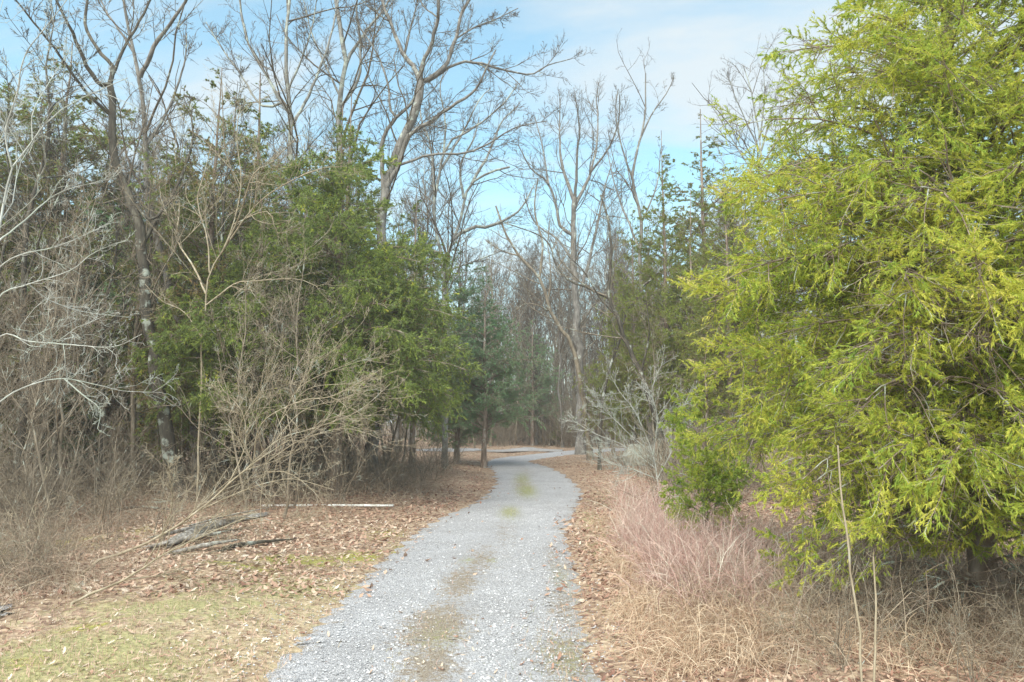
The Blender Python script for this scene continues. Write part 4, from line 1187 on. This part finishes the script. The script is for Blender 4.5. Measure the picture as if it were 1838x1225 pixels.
# two bare pale stalks in front of the bright cedar
for k, (pts, lab) in enumerate((([(1549, 1240), (1540, 1130), (1528, 1040), (1515, 930), (1507, 850), (1503, 800)], 'taller of two thin pale stalks standing in front of the bright cedar'),
                                ([(1569, 1240), (1571, 1130), (1570, 1050), (1568, 1000)], 'shorter of two thin pale stalks standing in front of the bright cedar'))):
    d = 5.35
    W = [at(p[0], p[1], d) for p in pts]
    g = W[0]; gz = float(gh(g[0], g[1]))
    W = [np.array([g[0], g[1], gz - .05])] + W
    S = smooth_line(np.array(W), 16); lo = np.array([g[0], g[1], gz])
    S[1:] += .004 * rng.standard_normal((15, 3))
    t = thing('pale_stalk', lo, lab, 'stalk')
    v, f = tubes((S - lo)[None], np.linspace(.010, .006, 16)[None], 6, .06)
    obj('stem', mk_mesh('stem', v, f, M_TAN, smooth=True), t)
    P1, R1 = grow((S - lo)[None], np.full((1, 16), .006), 7, .55 if k == 0 else .7, 1, .12, .6, 5, .12, .05, rmin=.002)
    v, f = tubes(P1, R1, 3)
    obj('twigs', mk_mesh('twigs', v, f, M_TAN, smooth=True), t)

# ------------------------------------------------------------------ ground cover
def scatter(K, x0, x1, ylo, yscale, yhi, keep):
    y = ylo + rng.exponential(yscale, K); y = y[y < yhi]
    wv = 0.85 * y + 1
    x = rng.uniform(-1, 1, len(y)) * wv
    x = np.clip(x, x0, x1)
    d = road_dist(x, y)
    m_ = keep(x, y, d)
    return x[m_], y[m_], d[m_]
def px_of(x, y, z=0.0):
    """photo column of a ground point"""
    return 919 + F * x / (y * ca + (z - CAMH) * sa)

def leaves(x, y, z, size, lobed, tint, tilt=0.45):
    K = len(x)
    a = rng.uniform(0, 6.28, K)
    U = np.c_[np.cos(a), np.sin(a), tilt * rng.standard_normal(K)]
    V_ = np.c_[-np.sin(a), np.cos(a), tilt * rng.standard_normal(K)]
    U = unit(U); V_ = unit(V_); N = np.cross(U, V_)
    if lobed:
        out_ = np.array([[1.0, 0], [.55, .30], [.35, .14], [.05, .42], [-.15, .16], [-.5, .30], [-1, 0], [-.5, -.30], [-.15, -.16], [.05, -.42], [.35, -.14], [.55, -.30]])
        h = np.array([.25, .12, 0, .22, 0, .12, .2, .12, 0, .22, 0, .12])
        nv = 12
        faces = np.array([[0, 1, 2], [2, 3, 4], [4, 5, 6], [6, 7, 8], [8, 9, 10], [10, 11, 0], [0, 2, 10], [2, 4, 8], [2, 8, 10], [4, 6, 8]])
    else:
        out_ = np.array([[1.0, 0], [0, .42], [-1, 0], [0, -.42]]); h = np.array([.2, 0, .25, 0]); nv = 4
        faces = np.array([[0, 1, 2, 3]])
    s = size[:, None, None] * .5
    curl = rng.uniform(-.6, 1.8, K)[:, None, None]
    v = np.c_[x, y, z][:, None] + s * (out_[None, :, :1] * U[:, None] + out_[None, :, 1:] * V_[:, None] + (h[None, :, None] * curl) * N[:, None])
    f = (faces[None] + (np.arange(K) * nv)[:, None, None]).reshape(-1, faces.shape[1])
    return v.reshape(-1, 3), f, np.repeat(tint, nv)

def keep_l(x, y, d):
    strip = blob(x, y, 780, 1130, .4, 1.2) + blob(x, y, 770, 1200, .4, .9) + blob(x, y, 1020, 1150, .4, 1.8)
    p = np.where(d > 0.25, 0.95, np.where(d > 0, .45, np.where(d > -.4, 0.10, 0.008 + .16 * strip)))
    # thinner on the grassy left verge
    vg = (x < 0) * (d > 0) * np.exp(-np.clip((d - 3.0) / 1.5, 0, None) ** 2) / (1 + np.exp((y - 14.5) / .8))
    vg = vg * (0.75 + 0.35 * snoise(np.c_[x, y, 0 * x], 1.5, 9))
    p = p * (1 - .72 * np.clip(vg, 0, 1))
    return rng.random(len(x)) < p
x, y, d = scatter(31000, -12, 12, 4.6, 4.2, 16, keep_l)
z = gh(x, y, d) + rng.uniform(.005, .03, len(x)); z = np.where(d < 0, .035, z)
tn = np.clip(rng.normal(.52, .26, len(x)) + np.where((x < 0) & (d < 4), .22, np.where(x < 0, .08, -.16)), 0, 1)
v, f, t_ = leaves(x, y, z, np.clip(rng.normal(.064, .02, len(x)), .03, .12), True, tn)
obj('dead_leaves', mk_mesh('dead_leaves', v, f, M_LEAF, tint=t_), kind='stuff', label='lobed dead leaves scattered thick over the near ground')
x, y, d = scatter(80000, -40, 40, 10, 12, 62, keep_l)
z = gh(x, y, d) + rng.uniform(.005, .04, len(x)); z = np.where(d < 0, .035, z)
tn = np.clip(rng.normal(.46, .25, len(x)) - .12 * (y > 18) + .15 * ((x < 0) & (y < 17)), 0, 1)
v, f, t_ = leaves(x, y, z, np.clip(rng.normal(.10, .03, len(x)), .05, .2), False, tn)
obj('leaf_litter', mk_mesh('leaf_litter', v, f, M_LEAF, tint=t_), kind='stuff', label='carpet of red-brown leaf litter under the trees')

def blades(x, y, z, Hh, w, lean, tint, segs=3, curl=0.5, az=None):
    K = len(x)
    a = rng.uniform(0, 6.28, K) if az is None else az
    dirn = np.c_[np.cos(a), np.sin(a), np.zeros(K)]
    side = np.c_[-np.sin(a), np.cos(a), np.zeros(K)]
    ln = np.abs(lean * rng.standard_normal(K))
    V_ = []
    for k in range(segs + 1):
        q = k / segs
        p = np.c_[x, y, z] + dirn * (Hh * (ln * q + curl * rng.uniform(.5, 1.5) * ln * q * q))[:, None] + np.c_[np.zeros(K), np.zeros(K), Hh * q * (1 - .25 * ln * q)]
        ww = (w * (1 - q * .85))[:, None] * .5
        V_ += [p - side * ww, p + side * ww]
    V_ = np.stack(V_, 1)
    nv = 2 * (segs + 1)
    f = np.array([[2 * k, 2 * k + 1, 2 * k + 3, 2 * k + 2] for k in range(segs)])
    f = (f[None] + (np.arange(K) * nv)[:, None, None]).reshape(-1, 4)
    return V_.reshape(-1, 3), f, np.repeat(tint, nv)
def tangle(x, y, z, Hh, w, lean, M=7, wander=.28, arch=-.10, kids=2):
    K = len(x)
    a = rng.uniform(0, 6.28, K); inc = np.abs(rng.normal(lean, .35, K))
    D = np.c_[np.cos(a) * np.sin(inc), np.sin(a) * np.sin(inc), np.cos(inc)]
    P = np.empty((K, M, 3)); P[:, 0] = np.c_[x, y, z]
    for k in range(1, M):
        D = unit(D + wander * rng.standard_normal((K, 3)) + np.array([0, 0, arch * k]))
        P[:, k] = P[:, k - 1] + D * (Hh / (M - 1))[:, None]
    P[:, 1:, 2] = np.maximum(P[:, 1:, 2], z[:, None] + .03)
    RR = .5 * w[:, None] * np.linspace(1, .45, M)[None]
    v1, f1 = ribbons(P, RR)
    P1, R1 = grow(P, RR, kids, .2, 1, .45, .6, 4, .2, .0, rmin=.0012, rlen=.02)
    v2, f2 = ribbons(P1, R1)
    t = rng.normal(.5, .25, K)
    tt = np.clip(np.r_[np.repeat(t, 2 * M), np.repeat(np.repeat(t, kids), 8)], 0, 1)
    return np.concatenate([v1, v2]), np.concatenate([f1, f2 + len(v1)]), tt
# short grass on the left verge and right edge
def gdens(x, y):
    g = np.zeros(len(x))
    for px, py, sx, sy, a in ((100, 1180, 2.0, 1.2, .9), (330, 1100, 2.0, 1.1, .8), (500, 1060, 1.6, 1.2, .8), (0, 1225, 1.6, 2, .9), (240, 1200, 1.5, 1.3, .8), (600, 1010, 1.0, 1.6, .6), (1080, 990, .5, 2.2, .7), (1070, 940, .5, 3, .6), (1100, 1100, .5, 1.6, .5), (1150, 860, 1.5, 5, .4)):
        g = np.maximum(g, a * blob(x, y, px, py, sx, sy))
    return g
def road_moss(x, y):
    g = np.zeros(len(x))
    for px, py, sx, sy, a in ((780, 1130, .35, 1.0, .3), (825, 1040, .25, 1.5, .3), (1010, 1180, .35, 1.5, .35), (945, 882, .34, 2.6, .8), (915, 922, .28, 1.3, .7), (938, 862, .35, 4, .5), (850, 1010, .2, 1, .25), (790, 1130, .3, .8, .2), (1015, 1040, .2, 1.5, .25)):
        g = np.maximum(g, a * blob(x, y, px, py, sx, sy))
    return g
x, y, d = scatter(120000, -12, 8, 4.6, 4.5, 30, lambda x, y, d: (d > -.1) | (rng.random(len(x)) < road_moss(x, y)))
k_ = (d <= -.1) | (rng.random(len(x)) < gdens(x, y)); x, y, d = x[k_], y[k_], d[k_]
z = np.where(d < 0, .02, gh(x, y, d) - .005)
v, f, t_ = blades(x, y, z, rng.uniform(.03, .09, len(x)), np.full(len(x), .006), .7, np.clip(rng.normal(.6, .28, len(x)), 0, 1), segs=2)
obj('verge_grass', mk_mesh('verge_grass', v, f, M_GRASS, tint=t_), kind='stuff', label='short thin green and straw grass on the verges')
# pink dry stems
def region(K, pts, jit):
    c_ = np.array([[*gnd(px, py), s, wgt] for px, py, s, wgt in pts])
    i = rng.choice(len(c_), K, p=c_[:, 3] / c_[:, 3].sum())
    return c_[i, 0] + c_[i, 2] * rng.standard_normal(K) * jit, c_[i, 1] + 1.6 * c_[i, 2] * rng.standard_normal(K) * jit
x, y = region(6500, [(1120, 985, .5, 1), (1180, 1000, .6, 1.5), (1240, 1030, .6, 1.6), (1300, 1060, .5, 1.2), (1180, 940, .6, 1), (1240, 960, .7, 1.2), (1130, 920, .6, .6), (1330, 1010, .6, 1), (1110, 890, .7, .5), (1150, 1060, .35, .5), (1250, 1100, .35, .6), (1340, 1120, .3, .5)], .8)
d = road_dist(x, y); k_ = d > .75 + .3 * rng.random(len(d)); x, y, d = x[k_], y[k_], d[k_]
v, f, t_ = tangle(x, y, gh(x, y, d) - .02, rng.uniform(.4, 1.15, len(x)), rng.uniform(.005, .011, len(x)), .45, wander=.2, arch=-.03)
obj('pink_dry_stems', mk_mesh('pink_dry_stems', v, f, M_PINK, tint=t_), kind='stuff', label='dense pinkish dry stems massed along the right verge')
# straw grass, lower right
x, y = region(8500, [(1180, 1120, .3, 1), (1250, 1130, .3, 1.2), (1320, 1140, .3, 1.2), (1370, 1160, .3, .9), (1200, 1180, .25, .6), (1300, 1190, .3, .8), (1120, 1080, .3, .4), (1400, 1120, .35, .7), (1500, 1190, .5, .3), (1120, 1020, .3, .5), (1150, 980, .4, .5), (1220, 1050, .5, .8), (1110, 940, .5, .4)], .9)
d = road_dist(x, y); k_ = d > .3; x, y, d = x[k_], y[k_], d[k_]
cc = np.c_[x, y][rng.choice(len(x), 170)]
j = rng.integers(0, 170, len(x)); x = cc[j, 0] + .10 * rng.standard_normal(len(x)); y = cc[j, 1] + .12 * rng.standard_normal(len(x)); d = road_dist(x, y)
k_ = d > .45; x, y, d = x[k_], y[k_], d[k_]
v, f, t_ = tangle(x, y, gh(x, y, d) - .02, rng.uniform(.2, .75, len(x)), rng.uniform(.005, .010, len(x)), .55, wander=.2, arch=-.14, kids=1)
obj('straw_grass', mk_mesh('straw_grass', v, f, M_STRAW, tint=t_), kind='stuff', label='pale tangled straw grass at the lower right')
# brown tangle of thin canes: left undergrowth and under the bright cedar
x, y = region(6500, [(60, 1000, .9, 1.4), (180, 940, 1.0, 1), (40, 900, 1.6, 1), (320, 930, 1.0, .6), (100, 1060, .6, .8), (560, 915, 1.2, 1), (680, 900, 1.2, 1), (750, 880, 1.0, .8), (480, 900, 1.6, 1), (800, 862, .7, .4), (250, 860, 3, 1)], .9)
d = road_dist(x, y); k_ = d > 1.3; x, y, d = x[k_], y[k_], d[k_]
v1 = tangle(x, y, gh(x, y, d) - .02, rng.uniform(.35, 1.5, len(x)), rng.uniform(.005, .009, len(x)), .6)
obj('thin_canes', mk_mesh('thin_canes', v1[0], v1[1], M_CANE, tint=v1[2]), kind='stuff', label='thin dry canes tangled through the left undergrowth')
x, y = region(8000, [(1250, 1120, .5, .8), (1350, 1170, .5, .6), (1400, 1000, .7, 1), (1450, 1090, .6, 1), (1600, 1100, .7, 1), (1750, 1100, .8, 1.2), (1850, 1150, .7, 1), (1500, 1020, .8, .8), (1700, 1040, 1.0, 1)], 1.0)
d = road_dist(x, y); k_ = (d > 1.2) & (y > 4.8); x, y, d = x[k_], y[k_], d[k_]
v1 = tangle(x, y, gh(x, y, d) - .02, rng.uniform(.3, 1.4, len(x)), rng.uniform(.004, .008, len(x)), .7)
obj('brown_canes', mk_mesh('brown_canes', v1[0], v1[1], M_CANE, tint=v1[2]), kind='stuff', label='brown dry canes tangled below the bright cedar')

# ------------------------------------------------------------------ haze volume, added to lift the darks and soften the far woods
hm = bpy.data.materials.new('haze'); hm.use_nodes = True
hn = hm.node_tree.nodes; hn.clear()
ho = hn.new('ShaderNodeOutputMaterial'); hv = hn.new('ShaderNodeVolumePrincipled')
hv.inputs['Color'].default_value = (0.93, 0.93, 0.95, 1)
hv.inputs['Density'].default_value = 0.0014
hv.inputs['Anisotropy'].default_value = 0.2
hm.node_tree.links.new(hv.outputs[0], ho.inputs['Volume'])
x0, x1, y0, y1, z0, z1 = -152, 152, -42, 172, -1.3, 27
V8 = np.array([[x0, y0, z0], [x1, y0, z0], [x1, y1, z0], [x0, y1, z0], [x0, y0, z1], [x1, y0, z1], [x1, y1, z1], [x0, y1, z1]])
F6 = np.array([[3, 2, 1, 0], [4, 5, 6, 7], [0, 1, 5, 4], [1, 2, 6, 5], [2, 3, 7, 6], [3, 0, 4, 7]])
obj('haze', mk_mesh('haze', V8, F6, hm), kind='stuff', label='thin pale haze added through the woods to lift the darks')

seen = set(); T_ = 0
for o in sc.objects:
    if o.type == 'MESH' and o.data.name not in seen:
        seen.add(o.data.name); me = o.data
        T_ += len(me.loops) - 2 * len(me.polygons)
print('TRIS', T_, 'OBJECTS', len(sc.objects))
